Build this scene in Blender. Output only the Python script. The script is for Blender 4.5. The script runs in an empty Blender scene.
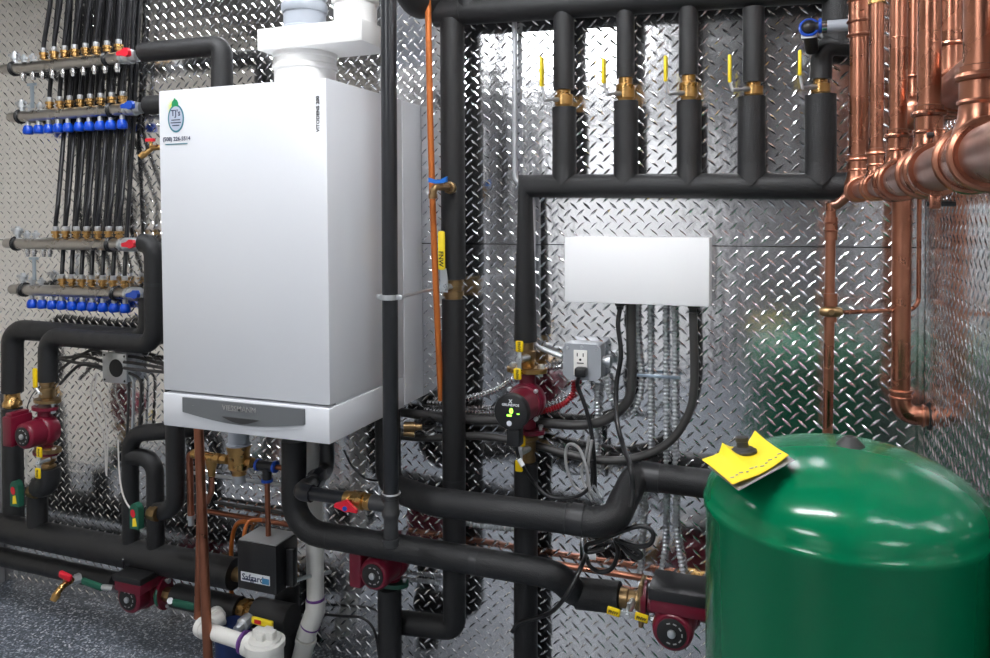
import bpy, bmesh, math, random
from mathutils import Vector as V, Matrix
random.seed(7)
R_ = math.radians
SC = bpy.context.scene
COL = SC.collection
YW = 1.98      # front face of the back wall
XR = 0.285     # face of the right wall
H = 1.345      # camera height
F, YAW, PIT, ROL, SH = 770.97, 0.36527, -0.025367, -0.006436, 95.666
_fw = V((-math.sin(YAW)*math.cos(PIT), math.cos(YAW)*math.cos(PIT), math.sin(PIT)))
_r = V((math.cos(YAW), math.sin(YAW), 0)); _u = _r.cross(_fw)
CR = _r*math.cos(ROL)+_u*math.sin(ROL); CU = -_r*math.sin(ROL)+_u*math.cos(ROL)

# ---------- measuring helpers: a point at a given distance d from the back wall ----------
def ray(px, py): return CR*((px-495)/F) + CU*((329-SH-py)/F) + _fw
def P(px, py, d=0.0):
    r = ray(px, py); k = (YW-d)/r.y
    return V((r.x*k, r.y*k, r.z*k+H))
def PX(px, py, x):
    r = ray(px, py); k = x/r.x
    return V((x, r.y*k, r.z*k+H))
def S(px, py, d=0.0):
    r = ray(px, py); return (YW-d)/r.y/F
def Q(px, z, d):
    py = 217.0
    for _ in range(12):
        p = P(px, py, d); py += (p.z-z)/S(px, py, d)
    return P(px, py, d)

# ---------- mesh builder ----------
def frame(ax):
    ax = ax.normalized()
    a = V((0,0,1)) if abs(ax.z) < .9 else V((1,0,0))
    u = a.cross(ax).normalized(); return u, ax.cross(u), ax
def fillet(pts, rad, seg=7):
    out = [pts[0]]
    n = len(pts)
    for i in range(1, n-1):
        a, b, c = pts[i-1], pts[i], pts[i+1]
        r = rad[i-1] if isinstance(rad, (list, tuple)) else rad
        d1, d2 = (a-b), (c-b); l1, l2 = d1.length, d2.length
        if r <= 0 or l1 < 1e-6 or l2 < 1e-6: out.append(b); continue
        d1 /= l1; d2 /= l2
        ang = d1.angle(d2)
        if ang > 3.1: out.append(b); continue
        t = min(r/math.tan(ang/2), l1*.49 if i > 1 else l1*.95, l2*.49 if i < n-2 else l2*.95)
        rr = t*math.tan(ang/2)
        ctr = b + (d1+d2).normalized()*(rr/math.sin(ang/2))
        s, e = b+d1*t-ctr, b+d2*t-ctr
        for k in range(seg+1):
            w = k/seg; th = math.pi-ang
            v = (s*math.sin((1-w)*th)+e*math.sin(w*th))/math.sin(th)
            out.append(ctr+v)
    out.append(pts[-1]); return out
def spline(pts, seg=8):
    out = []; n = len(pts)
    for i in range(n-1):
        p0 = pts[max(i-1,0)]; p1 = pts[i]; p2 = pts[i+1]; p3 = pts[min(i+2,n-1)]
        for k in range(seg):
            t = k/seg
            out.append(.5*((2*p1)+(p2-p0)*t+(2*p0-5*p1+4*p2-p3)*t*t+(3*p1-p0-3*p2+p3)*t**3))
    out.append(pts[-1]); return out
def resample(pts, step):
    out = [pts[0]]; acc = 0
    for a, b in zip(pts, pts[1:]):
        l = (b-a).length; t = step-acc
        while t <= l:
            out.append(a+(b-a)*(t/l)); t += step
        acc = (acc+l) % step
    return out

class MB:
    def __init__(s): s.v=[]; s.f=[]; s.m=[]; s.M=None
    def add(s, vs, fs, mi=0):
        b = len(s.v)
        s.v += [s.M@V(x) for x in vs] if s.M else [V(x) for x in vs]
        for f in fs: s.f.append([b+i for i in f]); s.m.append(mi)
        return s
    def tube(s, pts, r, n=16, mi=0, cap=True, closed=False):
        pts = [V(p) for p in pts]; N = len(pts); vs=[]; fs=[]
        T = []
        for i in range(N):
            if closed: t = pts[(i+1)%N]-pts[i-1]
            else: t = pts[min(i+1,N-1)]-pts[max(i-1,0)]
            T.append(t.normalized() if t.length > 1e-9 else V((0,0,1)))
        u = frame(T[0])[0]
        for i in range(N):
            u = (u-T[i]*u.dot(T[i])).normalized(); w = T[i].cross(u)
            # mitre so a hard corner keeps its width
            k = 1.0
            rr = r[i] if isinstance(r, (list,tuple)) else r
            mit = None
            if 0 < i < N-1:
                a = (pts[i]-pts[i-1]).normalized(); b = (pts[i+1]-pts[i]).normalized()
                c = max(.35, a.dot(T[i])); mit = (b-a)
                if mit.length > .05: mit = mit.normalized(); k = 1/c
                else: mit = None
            for j in range(n):
                an = 2*math.pi*j/n
                o = u*math.cos(an)*rr + w*math.sin(an)*rr
                if mit is not None: o += mit*(o.dot(mit)*(k-1))
                vs.append(pts[i]+o)
        rows = N if closed else N-1
        for i in range(rows):
            a = i*n; b = ((i+1)%N)*n
            for j in range(n):
                k = (j+1)%n; fs.append((a+j, a+k, b+k, b+j))
        if cap and not closed:
            fs.append(tuple(range(n-1,-1,-1))); fs.append(tuple(range((N-1)*n, N*n)))
        return s.add(vs, fs, mi)
    def cyl(s, a, b, r, n=20, mi=0): return s.tube([a,b], r, n, mi)
    def lathe(s, o, ax, prof, n=28, mi=0):
        o = V(o); u,w,ax = frame(V(ax)); vs=[]; fs=[]
        for h, r in prof:
            for j in range(n):
                a = 2*math.pi*j/n
                vs.append(o+ax*h+(u*math.cos(a)+w*math.sin(a))*max(r,1e-5))
        for i in range(len(prof)-1):
            for j in range(n):
                k=(j+1)%n; fs.append((i*n+j, i*n+k, (i+1)*n+k, (i+1)*n+j))
        fs.append(tuple(range(n-1,-1,-1))); L=len(prof)-1
        fs.append(tuple(range(L*n,(L+1)*n)))
        return s.add(vs, fs, mi)
    def box(s, c, sz, bev=0.0, mi=0, R=None, seg=2):
        bm = bmesh.new(); bmesh.ops.create_cube(bm, size=1)
        for v in bm.verts: v.co = V((v.co.x*sz[0], v.co.y*sz[1], v.co.z*sz[2]))
        if bev > 0: bmesh.ops.bevel(bm, geom=list(bm.edges), offset=bev, segments=seg, profile=.5, affect='EDGES')
        bm.verts.index_update()
        vs = [ (R@v.co if R else v.co)+V(c) for v in bm.verts]; fs = [[v.index for v in f.verts] for f in bm.faces]
        bm.free(); return s.add(vs, fs, mi)
    def bb(s, lo, hi, bev=0.0, mi=0): # box by corners
        lo=V(lo); hi=V(hi); return s.box((lo+hi)/2, [abs(hi[i]-lo[i]) for i in range(3)], bev, mi)
    def prism(s, poly, o, u, w, th, mi=0):
        o=V(o); u=V(u).normalized(); w=V(w).normalized(); nrm=u.cross(w)
        n=len(poly); vs=[o+u*a+w*b for a,b in poly]+[o+u*a+w*b+nrm*th for a,b in poly]
        fs=[tuple(range(n-1,-1,-1)), tuple(range(n,2*n))]+[(i,(i+1)%n,n+(i+1)%n,n+i) for i in range(n)]
        return s.add(vs, fs, mi)
    def ball(s, c, r, mi=0, n=16):
        return s.lathe(c, (0,0,1), [(-r*math.cos(math.pi*i/10), r*math.sin(math.pi*i/10)) for i in range(11)], n, mi)
    def ring(s, c, ax, R, r, n=28, m=8, mi=0):
        u,w,ax = frame(V(ax)); c=V(c)
        return s.tube([c+(u*math.cos(2*math.pi*i/n)+w*math.sin(2*math.pi*i/n))*R for i in range(n)], r, m, mi, closed=True)
    def mesh(s, name, mats, off):
        me = bpy.data.meshes.new(name)
        me.from_pydata([tuple(v-off) for v in s.v], [], s.f)
        for m in (mats if isinstance(mats,(list,tuple)) else [mats]): me.materials.append(m)
        me.polygons.foreach_set('material_index', s.m)
        me.polygons.foreach_set('use_smooth', [True]*len(s.f))
        bm = bmesh.new(); bm.from_mesh(me); bmesh.ops.recalc_face_normals(bm, faces=bm.faces); bm.to_mesh(me); bm.free()
        me.set_sharp_from_angle(angle=R_(38)); me.update(); return me

def root_loc(o):
    while o.parent: o = o.parent
    return o.location
def part(name, mb, mats, parent, label=None, stuff=False):
    off = root_loc(parent)
    o = bpy.data.objects.new(name, mb.mesh(name, mats, off)); COL.objects.link(o); o.parent = parent
    if label: o['label'] = label
    if stuff: o['kind'] = 'stuff'
    return o
def thing(name, label, cat, loc, group=None):
    o = bpy.data.objects.new(name, None); o.empty_display_size = .05; COL.objects.link(o); o.location = V(loc)
    o['label'] = label; o['category'] = cat
    if group: o['group'] = group
    return o
def single(name, mb, mats, label, cat, group=None):
    lo = V([min(v[i] for v in mb.v) for i in range(3)]); hi = V([max(v[i] for v in mb.v) for i in range(3)])
    off = V(((lo.x+hi.x)/2, (lo.y+hi.y)/2, lo.z))
    o = bpy.data.objects.new(name, mb.mesh(name, mats, off)); COL.objects.link(o); o.location = off
    o['label'] = label; o['category'] = cat
    if group: o['group'] = group
    return o
def struct(name, mb, mats):
    o = bpy.data.objects.new(name, mb.mesh(name, mats, V((0,0,0)))); COL.objects.link(o); o['kind'] = 'structure'; return o
ORD = ['first','second','third','fourth','fifth','sixth','seventh','eighth','ninth','tenth']

def text(name, body, o, u, w, size, mat, parent, th=.0004, bold=0.0, align='CENTER'):
    cu = bpy.data.curves.new(name, 'FONT'); cu.body = body; cu.size = size; cu.align_x = align; cu.align_y = 'CENTER'
    cu.extrude = th; cu.offset = bold; cu.resolution_u = 2
    t = bpy.data.objects.new(name, cu); COL.objects.link(t)
    dg = bpy.context.evaluated_depsgraph_get(); me = bpy.data.meshes.new_from_object(t.evaluated_get(dg))
    bpy.data.objects.remove(t); bpy.data.curves.remove(cu)
    u=V(u).normalized(); w=V(w).normalized(); n=u.cross(w)
    M = Matrix((( u.x,w.x,n.x,0),(u.y,w.y,n.y,0),(u.z,w.z,n.z,0),(0,0,0,1)))
    M = Matrix.Translation(V(o)-root_loc(parent))@M
    me.transform(M); me.materials.clear(); me.materials.append(mat)
    ob = bpy.data.objects.new(name, me); COL.objects.link(ob); ob.parent = parent
    return ob

# ---------- materials ----------
def mat(name, col, rough=.5, metal=0.0, bump=0.0, bscale=200, var=0.0, vscale=8, rvar=0.0, coat=0.0, spec=.5):
    m = bpy.data.materials.new(name); m.use_nodes = True; nt = m.node_tree; b = nt.nodes['Principled BSDF']
    b.inputs['Base Color'].default_value = (*col,1); b.inputs['Roughness'].default_value = rough
    b.inputs['Metallic'].default_value = metal; b.inputs['Coat Weight'].default_value = coat; b.inputs['Coat Roughness'].default_value = .06
    b.inputs['Specular IOR Level'].default_value = spec
    tc = nt.nodes.new('ShaderNodeTexCoord')
    if var or rvar:
        n = nt.nodes.new('ShaderNodeTexNoise'); n.inputs['Scale'].default_value = vscale; n.inputs['Detail'].default_value = 4
        nt.links.new(tc.outputs['Object'], n.inputs['Vector'])
        if var:
            r = nt.nodes.new('ShaderNodeMixRGB'); r.inputs[1].default_value = (*[c*(1-var) for c in col],1); r.inputs[2].default_value = (*[min(1,c*(1+var)) for c in col],1)
            nt.links.new(n.outputs['Fac'], r.inputs[0]); nt.links.new(r.outputs[0], b.inputs['Base Color'])
        if rvar:
            mr = nt.nodes.new('ShaderNodeMapRange'); mr.inputs['From Min'].default_value=.3; mr.inputs['From Max'].default_value=.7
            mr.inputs['To Min'].default_value = max(0,rough-rvar); mr.inputs['To Max'].default_value = rough+rvar
            nt.links.new(n.outputs['Fac'], mr.inputs['Value']); nt.links.new(mr.outputs[0], b.inputs['Roughness'])
    if bump:
        n2 = nt.nodes.new('ShaderNodeTexNoise'); n2.inputs['Scale'].default_value = bscale; n2.inputs['Detail'].default_value = 2
        nt.links.new(tc.outputs['Object'], n2.inputs['Vector'])
        bp = nt.nodes.new('ShaderNodeBump'); bp.inputs['Strength'].default_value = bump; bp.inputs['Distance'].default_value = .002
        nt.links.new(n2.outputs['Fac'], bp.inputs['Height']); nt.links.new(bp.outputs[0], b.inputs['Normal'])
    return m
def emis(name, col, e):
    m = mat(name, col, .4); b = m.node_tree.nodes['Principled BSDF']
    b.inputs['Emission Color'].default_value = (*col,1); b.inputs['Emission Strength'].default_value = e; return m

M = {}
M['foam']   = mat('insulation_foam', (.011,.011,.012), .48, 0, .6, 500, .3, 30, .08)
M['foamdk'] = mat('insulation_tape', (.018,.018,.020), .4, 0, .1, 300)
M['steelblk'] = mat('black_steel', (.014,.015,.018), .3, .0, .05, 120, .12, 20, .02)
M['iron'] = mat('malleable_iron', (.06,.06,.062), .38, .5, .15, 200, .3, 40)
M['plastic'] = mat('black_plastic', (.012,.012,.013), .35, 0)
M['pex'] = mat('pex_black', (.010,.010,.012), .28, 0)
M['white'] = mat('boiler_white', (.70,.715,.75), .32, 0, 0, 0, 0, 0, 0, .2)
M['whitebox'] = mat('box_white', (.93,.93,.94), .4)
M['pvc'] = mat('pvc_white', (.72,.71,.67), .35, 0, 0,0, .05, 10)
M['ventwhite'] = mat('vent_white', (.74,.735,.72), .35)
M['pvcgrey'] = mat('pvc_grey', (.36,.39,.44), .4)
M['handlegrey'] = mat('handle_grey', (.17,.18,.19), .38, .3)
M['steel'] = mat('stainless', (.42,.40,.38), .3, 1, 0,0, .15, 30, .06)
M['chrome'] = mat('chrome', (.72,.72,.72), .14, 1)
M['zinc'] = mat('zinc', (.58,.60,.62), .34, .8, .1, 200, .1, 40)
M['brass'] = mat('brass', (.50,.30,.11), .3, 1, .1, 150, .25, 40, .08)
M['bronze'] = mat('bronze', (.33,.22,.11), .38, 1, .2, 200, .3, 50)
M['copper'] = mat('copper', (.43,.185,.118), .29, 1, .04, 90, .22, 14, .08)
M['copperdk'] = mat('copper_tarnished', (.38,.15,.09), .34, 1, .06, 90, .35, 18, .08)
M['copperheader'] = mat('copper_header', (.36,.18,.13), .34, 1, .06, 80, .3, 12, .1)
M['orange'] = mat('copper_orange', (.60,.17,.035), .38, .35, 0,0, .15, 12)
M['red'] = mat('pump_red', (.15,.006,.022), .32, 0, .12, 160, .15, 30)
M['redlever'] = mat('red_lever', (.62,.012,.03), .35)
M['blue'] = mat('blue_cap', (.0,.055,.48), .32)
M['bluelever'] = mat('blue_lever', (.01,.06,.38), .35)
M['bluedark'] = mat('blue_plastic', (.004,.018,.09), .4)
M['bluehandle'] = mat('blue_handle', (.01,.16,.62), .35)
M['yellow'] = mat('yellow_grip', (.86,.60,.0), .4)
M['tagyellow'] = mat('tag_yellow', (.90,.68,.02), .5)
M['green'] = mat('tank_green', (.0,.145,.058), .16, 0, .015, 18, .06, 6, .04, 0, .33)
M['greenlever'] = mat('green_grip', (.01,.10,.06), .45)
M['black'] = mat('ink_black', (.008,.008,.008), .5)
M['dark'] = mat('dark_gap', (.01,.01,.01), .6)
M['grey'] = mat('outlet_box_grey', (.36,.38,.41), .4, .2, .05, 200)
M['outlet'] = mat('outlet_white', (.82,.80,.76), .4)
M['cable'] = mat('cable_grey', (.045,.043,.042), .38)
M['wirewhite'] = mat('wire_white', (.60,.57,.54), .5)
M['redcable'] = mat('armor_red', (.34,.02,.03), .35, .5)
M['purple'] = mat('primer_purple', (.13,.04,.22), .5)
M['tinblue'] = mat('bracket_blue', (.40,.48,.56), .3, .8)
M['label'] = mat('label_white', (.75,.77,.80), .5)
M['labelblue'] = mat('label_blue', (.05,.22,.42), .5)
M['ink'] = mat('ink_navy', (.02,.03,.08), .5)
M['badge'] = mat('badge_silver', (.7,.7,.72), .25, 1)
M['sticker_ring'] = mat('sticker_ring', (.04,.20,.26), .5)
M['sticker_fill'] = mat('sticker_fill', (.50,.56,.68), .5)
M['sticker_green'] = mat('sticker_green', (.01,.30,.11), .5)
M['sticker_yellow'] = mat('sticker_yellow', (.78,.85,.10), .5)
M['led'] = emis('display_green', (.25,1,.05), 2.2)
M['ledwhite'] = mat('button_white', (.72,.74,.82), .4)
M['rubber'] = mat('rubber', (.03,.029,.028), .6)
M['paint'] = mat('room_paint', (.74,.69,.60), .7, 0, .05, 60)
M['ceilpaint'] = mat('ceiling_paint', (.10,.10,.10), .8)
M['wallgrey'] = mat('room_paint_grey', (.09,.09,.095), .7, 0, .05, 60)
M['trimgrey'] = mat('trim_grey', (.36,.36,.36), .5, .2, 0,0,.1,6)
M['panelwhite'] = mat('reflect_panel_white', (.80,.80,.80), .6)  # white of the unseen panel that brightens the plate reflections
M['light'] = emis('diffuser', (.93,.96,1.0), 15)

def plate_mat():
    m = mat('diamond_plate', (.80,.80,.81), .15, 1, 0); nt = m.node_tree; b = nt.nodes['Principled BSDF']
    tc = nt.nodes.new('ShaderNodeTexCoord')
    mp = nt.nodes.new('ShaderNodeMapping'); mp.inputs['Scale'].default_value=(1,1,1); nt.links.new(tc.outputs['Object'], mp.inputs[0])
    n = nt.nodes.new('ShaderNodeTexNoise'); n.inputs['Scale'].default_value = 26; n.inputs['Detail'].default_value = 2
    n3 = nt.nodes.new('ShaderNodeTexNoise'); n3.inputs['Scale'].default_value = 2.2; n3.inputs['Detail'].default_value = 3
    for q in (n,n3): nt.links.new(mp.outputs[0], q.inputs['Vector'])
    bp = nt.nodes.new('ShaderNodeBump'); bp.inputs['Strength'].default_value=.5; bp.inputs['Distance'].default_value=.0016
    nt.links.new(n.outputs['Fac'], bp.inputs['Height']); nt.links.new(bp.outputs[0], b.inputs['Normal'])
    mr = nt.nodes.new('ShaderNodeMapRange'); mr.inputs['From Min'].default_value=.3; mr.inputs['From Max'].default_value=.7; mr.inputs['To Min'].default_value=.10; mr.inputs['To Max'].default_value=.2
    nt.links.new(n3.outputs['Fac'], mr.inputs['Value']); nt.links.new(mr.outputs[0], b.inputs['Roughness'])
    return m
def floor_mat():
    m = mat('speckled_epoxy', (.2,.22,.25), .38); nt = m.node_tree; b = nt.nodes['Principled BSDF']
    tc = nt.nodes.new('ShaderNodeTexCoord')
    vo = nt.nodes.new('ShaderNodeTexVoronoi'); vo.inputs['Scale'].default_value = 190
    n = nt.nodes.new('ShaderNodeTexNoise'); n.inputs['Scale'].default_value = 5
    nt.links.new(tc.outputs['Object'], vo.inputs['Vector']); nt.links.new(tc.outputs['Object'], n.inputs['Vector'])
    sp = nt.nodes.new('ShaderNodeSeparateColor'); nt.links.new(vo.outputs['Color'], sp.inputs[0])
    cr = nt.nodes.new('ShaderNodeValToRGB'); e = cr.color_ramp.elements; cr.color_ramp.interpolation='CONSTANT'
    e[0].color=(.07,.083,.10,1); e[1].position=.4; e[1].color=(.125,.143,.17,1)
    for p,c in ((.62,(.05,.06,.08,1)),(.74,(.24,.27,.32,1)),(.9,(.52,.54,.58,1))):
        x=e.new(p); x.color=c
    nt.links.new(sp.outputs[0], cr.inputs[0]); nt.links.new(cr.outputs[0], b.inputs['Base Color'])
    return m
M['plate'] = plate_mat(); M['epoxy'] = floor_mat()

# ---------- the room ----------
XL, YF, ZC = -3.6, -2.6, 2.62
def treads(mb, o, u, w, nrm, U, W, pitch=.0352, gap=None):
    """raised bars of the tread plate, two alternating directions"""
    L, B, Ht = .0310, .0060, .0013
    i = 0
    for a in range(int(U/pitch)+1):
        for b in range(int(W/pitch)+1):
            for k in (0,1):
                x = (a+.25+.5*k)*pitch; y = (b+.25+.5*k)*pitch
                if x > U-.015 or y > W-.015 or x < .015 or y < .015: continue
                if gap and abs(y-gap) < .013: continue
                s = 1 if k == 0 else -1
                e = (u*.75*s+w*.66).normalized() if s > 0 else (u*-.72+w*.70).normalized()
                f = nrm.cross(e); c = o+u*x+w*y
                h = L/2; q = L*.2
                vs = [c-e*h, c-e*q-f*B/2, c+e*q*.6-f*B/2, c+e*h, c+e*q+f*B/2, c-e*q*.6+f*B/2, c-e*q*.8-f*B*.12+nrm*Ht, c+e*q*.8+f*B*.12+nrm*Ht]
                mb.add(vs, [(0,1,6),(1,2,7,6),(2,3,7),(3,4,7),(4,5,6,7),(5,0,6)])
SEAM = P(675,245.6,0).z
SHEET = [-3.6, -2.42, -1.2, .02, XR]
mb = MB()
X0 = -3.2
g = .0012
for zlo, zhi in ((.0, SEAM-g), (SEAM+g, 2.3)):
    mb.add([(XL,YW,zlo),(XR,YW,zlo),(XR,YW,zhi),(XL,YW,zhi)], [(0,1,2,3)])
mb.add([(XL,YW+.003,0),(XR,YW+.003,0),(XR,YW+.003,ZC),(XL,YW+.003,ZC)], [(0,1,2,3)], 1)
mb.add([(XL,YW,2.3),(XR,YW,2.3),(XR,YW,ZC),(XL,YW,ZC)], [(0,1,2,3)], 2)
treads(mb, V((X0,YW,0)), V((1,0,0)), V((0,0,1)), V((0,-1,0)), XR-X0, 2.29, gap=SEAM)
def fast(mb, name, mats):
    me = bpy.data.meshes.new(name); me.from_pydata([tuple(v) for v in mb.v], [], mb.f)
    for m in mats: me.materials.append(m)
    me.polygons.foreach_set('material_index', mb.m); me.update()
    o = bpy.data.objects.new(name, me); COL.objects.link(o); o['kind'] = 'structure'; return o
fast(mb, 'wall_back', [M['plate'], M['dark'], M['paint']])
mb = MB()
mb.add([(XR,YW,0),(XR,YF,0),(XR,YF,2.3),(XR,YW,2.3)], [(0,1,2,3)])
mb.add([(XR,YW,2.3),(XR,YF,2.3),(XR,YF,ZC),(XR,YW,ZC)], [(0,1,2,3)], 1)
treads(mb, V((XR,YW,0)), V((0,-1,0)), V((0,0,1)), V((-1,0,0)), 1.9, 2.29)
fast(mb, 'wall_right', [M['plate'], M['paint']])
mb = MB(); mb.bb((XL-.05,YF,0),(XL,YW,ZC)); struct('wall_left', mb, M['paint'])
mb = MB(); mb.bb((XL,YF-.05,0),(XR,YF,ZC)); struct('wall_front', mb, M['wallgrey'])
mb = MB(); mb.bb((XL,YF,-.05),(XR,YW,0)); struct('floor', mb, M['epoxy'])
mb = MB(); mb.bb((XL,YF,ZC),(XR,YW,ZC+.05)); struct('ceiling', mb, M['ceilpaint'])
mb = MB(); mb.bb((-2.0,YF,0),(-.60,YF+.04,2.1)); struct('reflect_panel_1', mb, M['panelwhite'])  # unseen white panel, added as a bright area for the tread plate to reflect
mb = MB(); mb.bb((-2.81,YW-.035,0),(-2.70,YW-.002,P(2,396,.03).z),.003); struct('trim_1', mb, M['trimgrey'])
mb = MB(); mb.bb((XR-.012,YW-.002,0),(XR-.0015,YW-.0195,2.3)); struct('trim_2', mb, M['plate'])

def ceiling_light(x, y, lx, ly, e, lab):
    t = thing('ceiling_light', lab, 'lamp', (x,y,ZC-.07))
    mb = MB(); mb.bb((x-lx/2,y-ly/2,ZC-.05),(x+lx/2,y+ly/2,ZC-.001),.004); part('housing', mb, M['whitebox'], t)
    mb = MB(); mb.bb((x-lx/2+.02,y-ly/2+.02,ZC-.072),(x+lx/2-.02,y+ly/2-.02,ZC-.05),.008); part('diffuser', mb, emis('diffuser_glow', (.95,.97,1.0), e), t)
ceiling_light(-1.75, 1.27, 1.3, .15, 22, 'long ceiling light nearest the plumbing wall')
ceiling_light(-1.55, -1.42, .95, .8, 12, 'wide ceiling light behind the camera, farther from the right wall')
ceiling_light(-.40, .85, .75, .13, 52, 'added fill light at the ceiling nearest the copper risers')  # added fill lamp, brightens the boiler side and the white wiring box

# ---------- simple pipe run ----------
def run(name, label, pts, wpx, m, bend=.05, cat='pipe', group=None, n=20, ref=None, r=None, extra=None):
    """pts are (px, py, d); wpx the width seen at the reference point"""
    rr = r if r else wpx/2*S(*(ref or pts[0]))
    W = [P(*p) if not isinstance(p, V) else p for p in pts]
    mb = MB().tube(fillet(W, bend), rr, n)
    if not extra:
        return single(name, mb, m, label, cat, group)
    lo = min(W, key=lambda v: v.z)
    t = thing(name, label, cat, lo, group)
    part('insulation' if m is M['foam'] else 'tube', mb, m, t)
    for nm, a, b, k, mm in extra:     # sleeves and bands: from a to b, radius factor
        part(nm, MB().tube([P(*a), P(*b)], rr*k, n), mm, t)
    return t
FOAM = M['foam']

# ---------- boiler ----------
BX0, BX1 = -1.4675, -.980; BY0 = 1.50; BZ0, BZ1 = .8195, 1.6555; ZS = .9055; YS = 1.866
bo = thing('wall_boiler', 'big white wall-hung gas boiler with grey handle strip', 'boiler', ((BX0+BX1)/2, (BY0+YW)/2, BZ0))
mb = MB(); mb.bb((BX0+.004,BY0+.03,BZ0+.006),(BX1-.004,YW-.001,BZ1-.004),.002); part('casing', mb, M['white'], bo)
mb = MB(); mb.bb((BX0,BY0,ZS+.003),(BX1,YS-.0015,BZ1),.004); fp = part('front_cover', mb, M['white'], bo)
mb = MB(); mb.bb((BX0,BY0-.003,BZ0),(BX1,YS-.0015,ZS-.003),.004); lp = part('lower_panel', mb, M['white'], bo)
mb = MB(); mb.bb((BX0+.002,YS+.001,BZ0+.004),(BX1,YW-.001,BZ1-.002),.002); part('mounting_frame', mb, M['white'], bo)
# handle strip: straight top, bellied bottom
hx0 = P(185,400,.48).x; hx1 = P(306,410,.48).x; hz1 = P(185,396,.48).z-.001; hz0 = P(185,411,.48).z
w = hx1-hx0; poly = [(0,hz1),(0,hz0)]
for i in range(1,12):
    t = i/12; poly.append((w*t, hz0-.017*math.sin(math.pi*t)))
poly += [(w,hz0),(w,hz1)]
mb = MB(); mb.prism([(a,b) for a,b in poly], (hx0,BY0-.003,0), (1,0,0), (0,0,1), .006); hd = part('handle', mb, M['handlegrey'], bo)
mb = MB(); c=(hx0+hx1)/2
mb.prism([(-.055,0)]+[(-.055+.11*i/10, -.013*math.sin(math.pi*i/10)) for i in range(1,10)]+[(.055,0)], (c,BY0-.009,hz0), (1,0,0),(0,0,1), .003)
part('finger_recess', mb, M['iron'], hd)
text('brand_name', 'VIESSMANN', (c-.005,BY0-.0095,(hz0+hz1)/2+.003), (1,0,0),(0,0,1), .019, M['badge'], hd, .0006, .0003)
text('indicator_mark', '...', (hx0+.035,BY0-.0095,(hz0+hz1)/2+.003), (1,0,0),(0,0,1), .012, M['badge'], hd)
p = P(318,114,.48)
text('model_name', 'VITODENS 200', (p.x,BY0-.0003,p.z), (0,0,1),(-1,0,0), .0125, M['black'], fp, .0004, .0004)
# company sticker
def disc(mb, o, a, b, th, mi=0, n=28): mb.prism([(a*math.cos(2*math.pi*i/n), b*math.sin(2*math.pi*i/n)) for i in range(n)], o, (1,0,0),(0,0,1), th, mi)
p = P(176,118.5,.48); sz = S(176,118,.48)
st = MB(); disc(st, (p.x,BY0,p.z), 10.2*sz, 14*sz, .0006)
sk = part('company_sticker', st, M['sticker_ring'], fp)
mb = MB(); disc(mb, (p.x,BY0-.0006,p.z), 8.6*sz, 12.2*sz, .0003); part('sticker_field', mb, M['sticker_fill'], sk)
mb = MB()
q = V((p.x-1.0*sz,BY0,p.z+14*sz))
for i in range(9):
    a = R_(60+i*20); mb.prism([(-.6*sz,2*sz),(.6*sz,2*sz),(0,8*sz)], q-V((3*sz,0,2*sz)), (math.sin(a),0,-math.cos(a)), (math.cos(a),0,math.sin(a)), .0003)
part('sunburst', mb, M['sticker_yellow'], sk)
mb = MB(); mb.prism([(-4*sz,-3*sz),(4*sz,-3*sz),(4.2*sz,1.5*sz),(2.5*sz,4.5*sz),(.8*sz,5*sz),(.3*sz,6.4*sz),(-1*sz,6*sz),(-1.2*sz,4.8*sz),(-3.4*sz,3*sz),(-4*sz,.5*sz)], q, (1,0,0),(0,0,1), .0008)
part('green_emblem', mb, M['sticker_green'], sk)
text('company_name', "TJ's", (p.x,BY0-.001,p.z+5.2*sz), (1,0,0),(0,0,1), 8.5*sz, M['ink'], sk, .0002, .0004)
mb = MB()
for k, (wd, z) in enumerate(((5.5,-1.5),(6.5,-4.2),(4.5,-7))): mb.bb((p.x-wd*sz,BY0-.0013,p.z+z*sz-.5*sz),(p.x+wd*sz,BY0-.0009,p.z+z*sz+.5*sz))
part('small_print', mb, M['ink'], sk)
pp = P(176.5,139,.48)
text('phone_number', '(508) 226-5514', (pp.x,BY0-.0003,pp.z), (1,0,0),(0,0,1), 5.6*sz, M['ink'], fp, .0003, .0002)
pp = P(176.5,144,.48)
mb = MB(); mb.bb((pp.x-14*sz,BY0-.0006,pp.z-.5*sz),(pp.x+14*sz,BY0,pp.z+.5*sz)); part('web_address', mb, M['sticker_ring'], fp)
# flue collar, offset plate and vent pipes
cx, cy = -1.166, 1.69
vz0, vz1 = 1.757, 1.810
t = thing('flue_collar', 'round white flue collar standing on top of the white boiler', 'vent', (cx,cy,BZ1))
part('ring', MB().lathe((cx,cy,BZ1-.0), (0,0,1), [(0,.084),(.012,.084),(.016,.078),(.058,.078),(.062,.083),(.07,.083),(.074,.079),(.088,.079),(.091,.082),(.101,.082)], 40), M['ventwhite'], t)
t = thing('vent_adapter', 'flat white offset vent box between the flue collar and vent pipes', 'vent', (-1.1,1.72,vz0))
mb = MB(); mb.bb((-1.245,1.60,vz0),(-.946,1.757,vz1),.002); part('body', mb, M['ventwhite'], t)
part('screw', MB().ball((-.946,1.72,1.785),.004), M['zinc'], t)
part('stub_collar', MB().lathe((cx,cy,vz1),(0,0,1),[(0,.058),(.014,.058),(.016,.056)],36), M['pvcgrey'], t)
t = thing('vent_pipe', 'grey plastic vent pipe rising from the offset vent box', 'pipe', (cx,cy,vz1+.016))
part('tube', MB().cyl((cx,cy,vz1+.0165),(cx,cy,ZC),.0535,36), M['pvcgrey'], t)
part('coupling', MB().lathe((cx,cy,vz1+.052),(0,0,1),[(0,.056),(.004,.0585),(.02,.0585),(.024,.056)],36), M['pvcgrey'], t)
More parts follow.
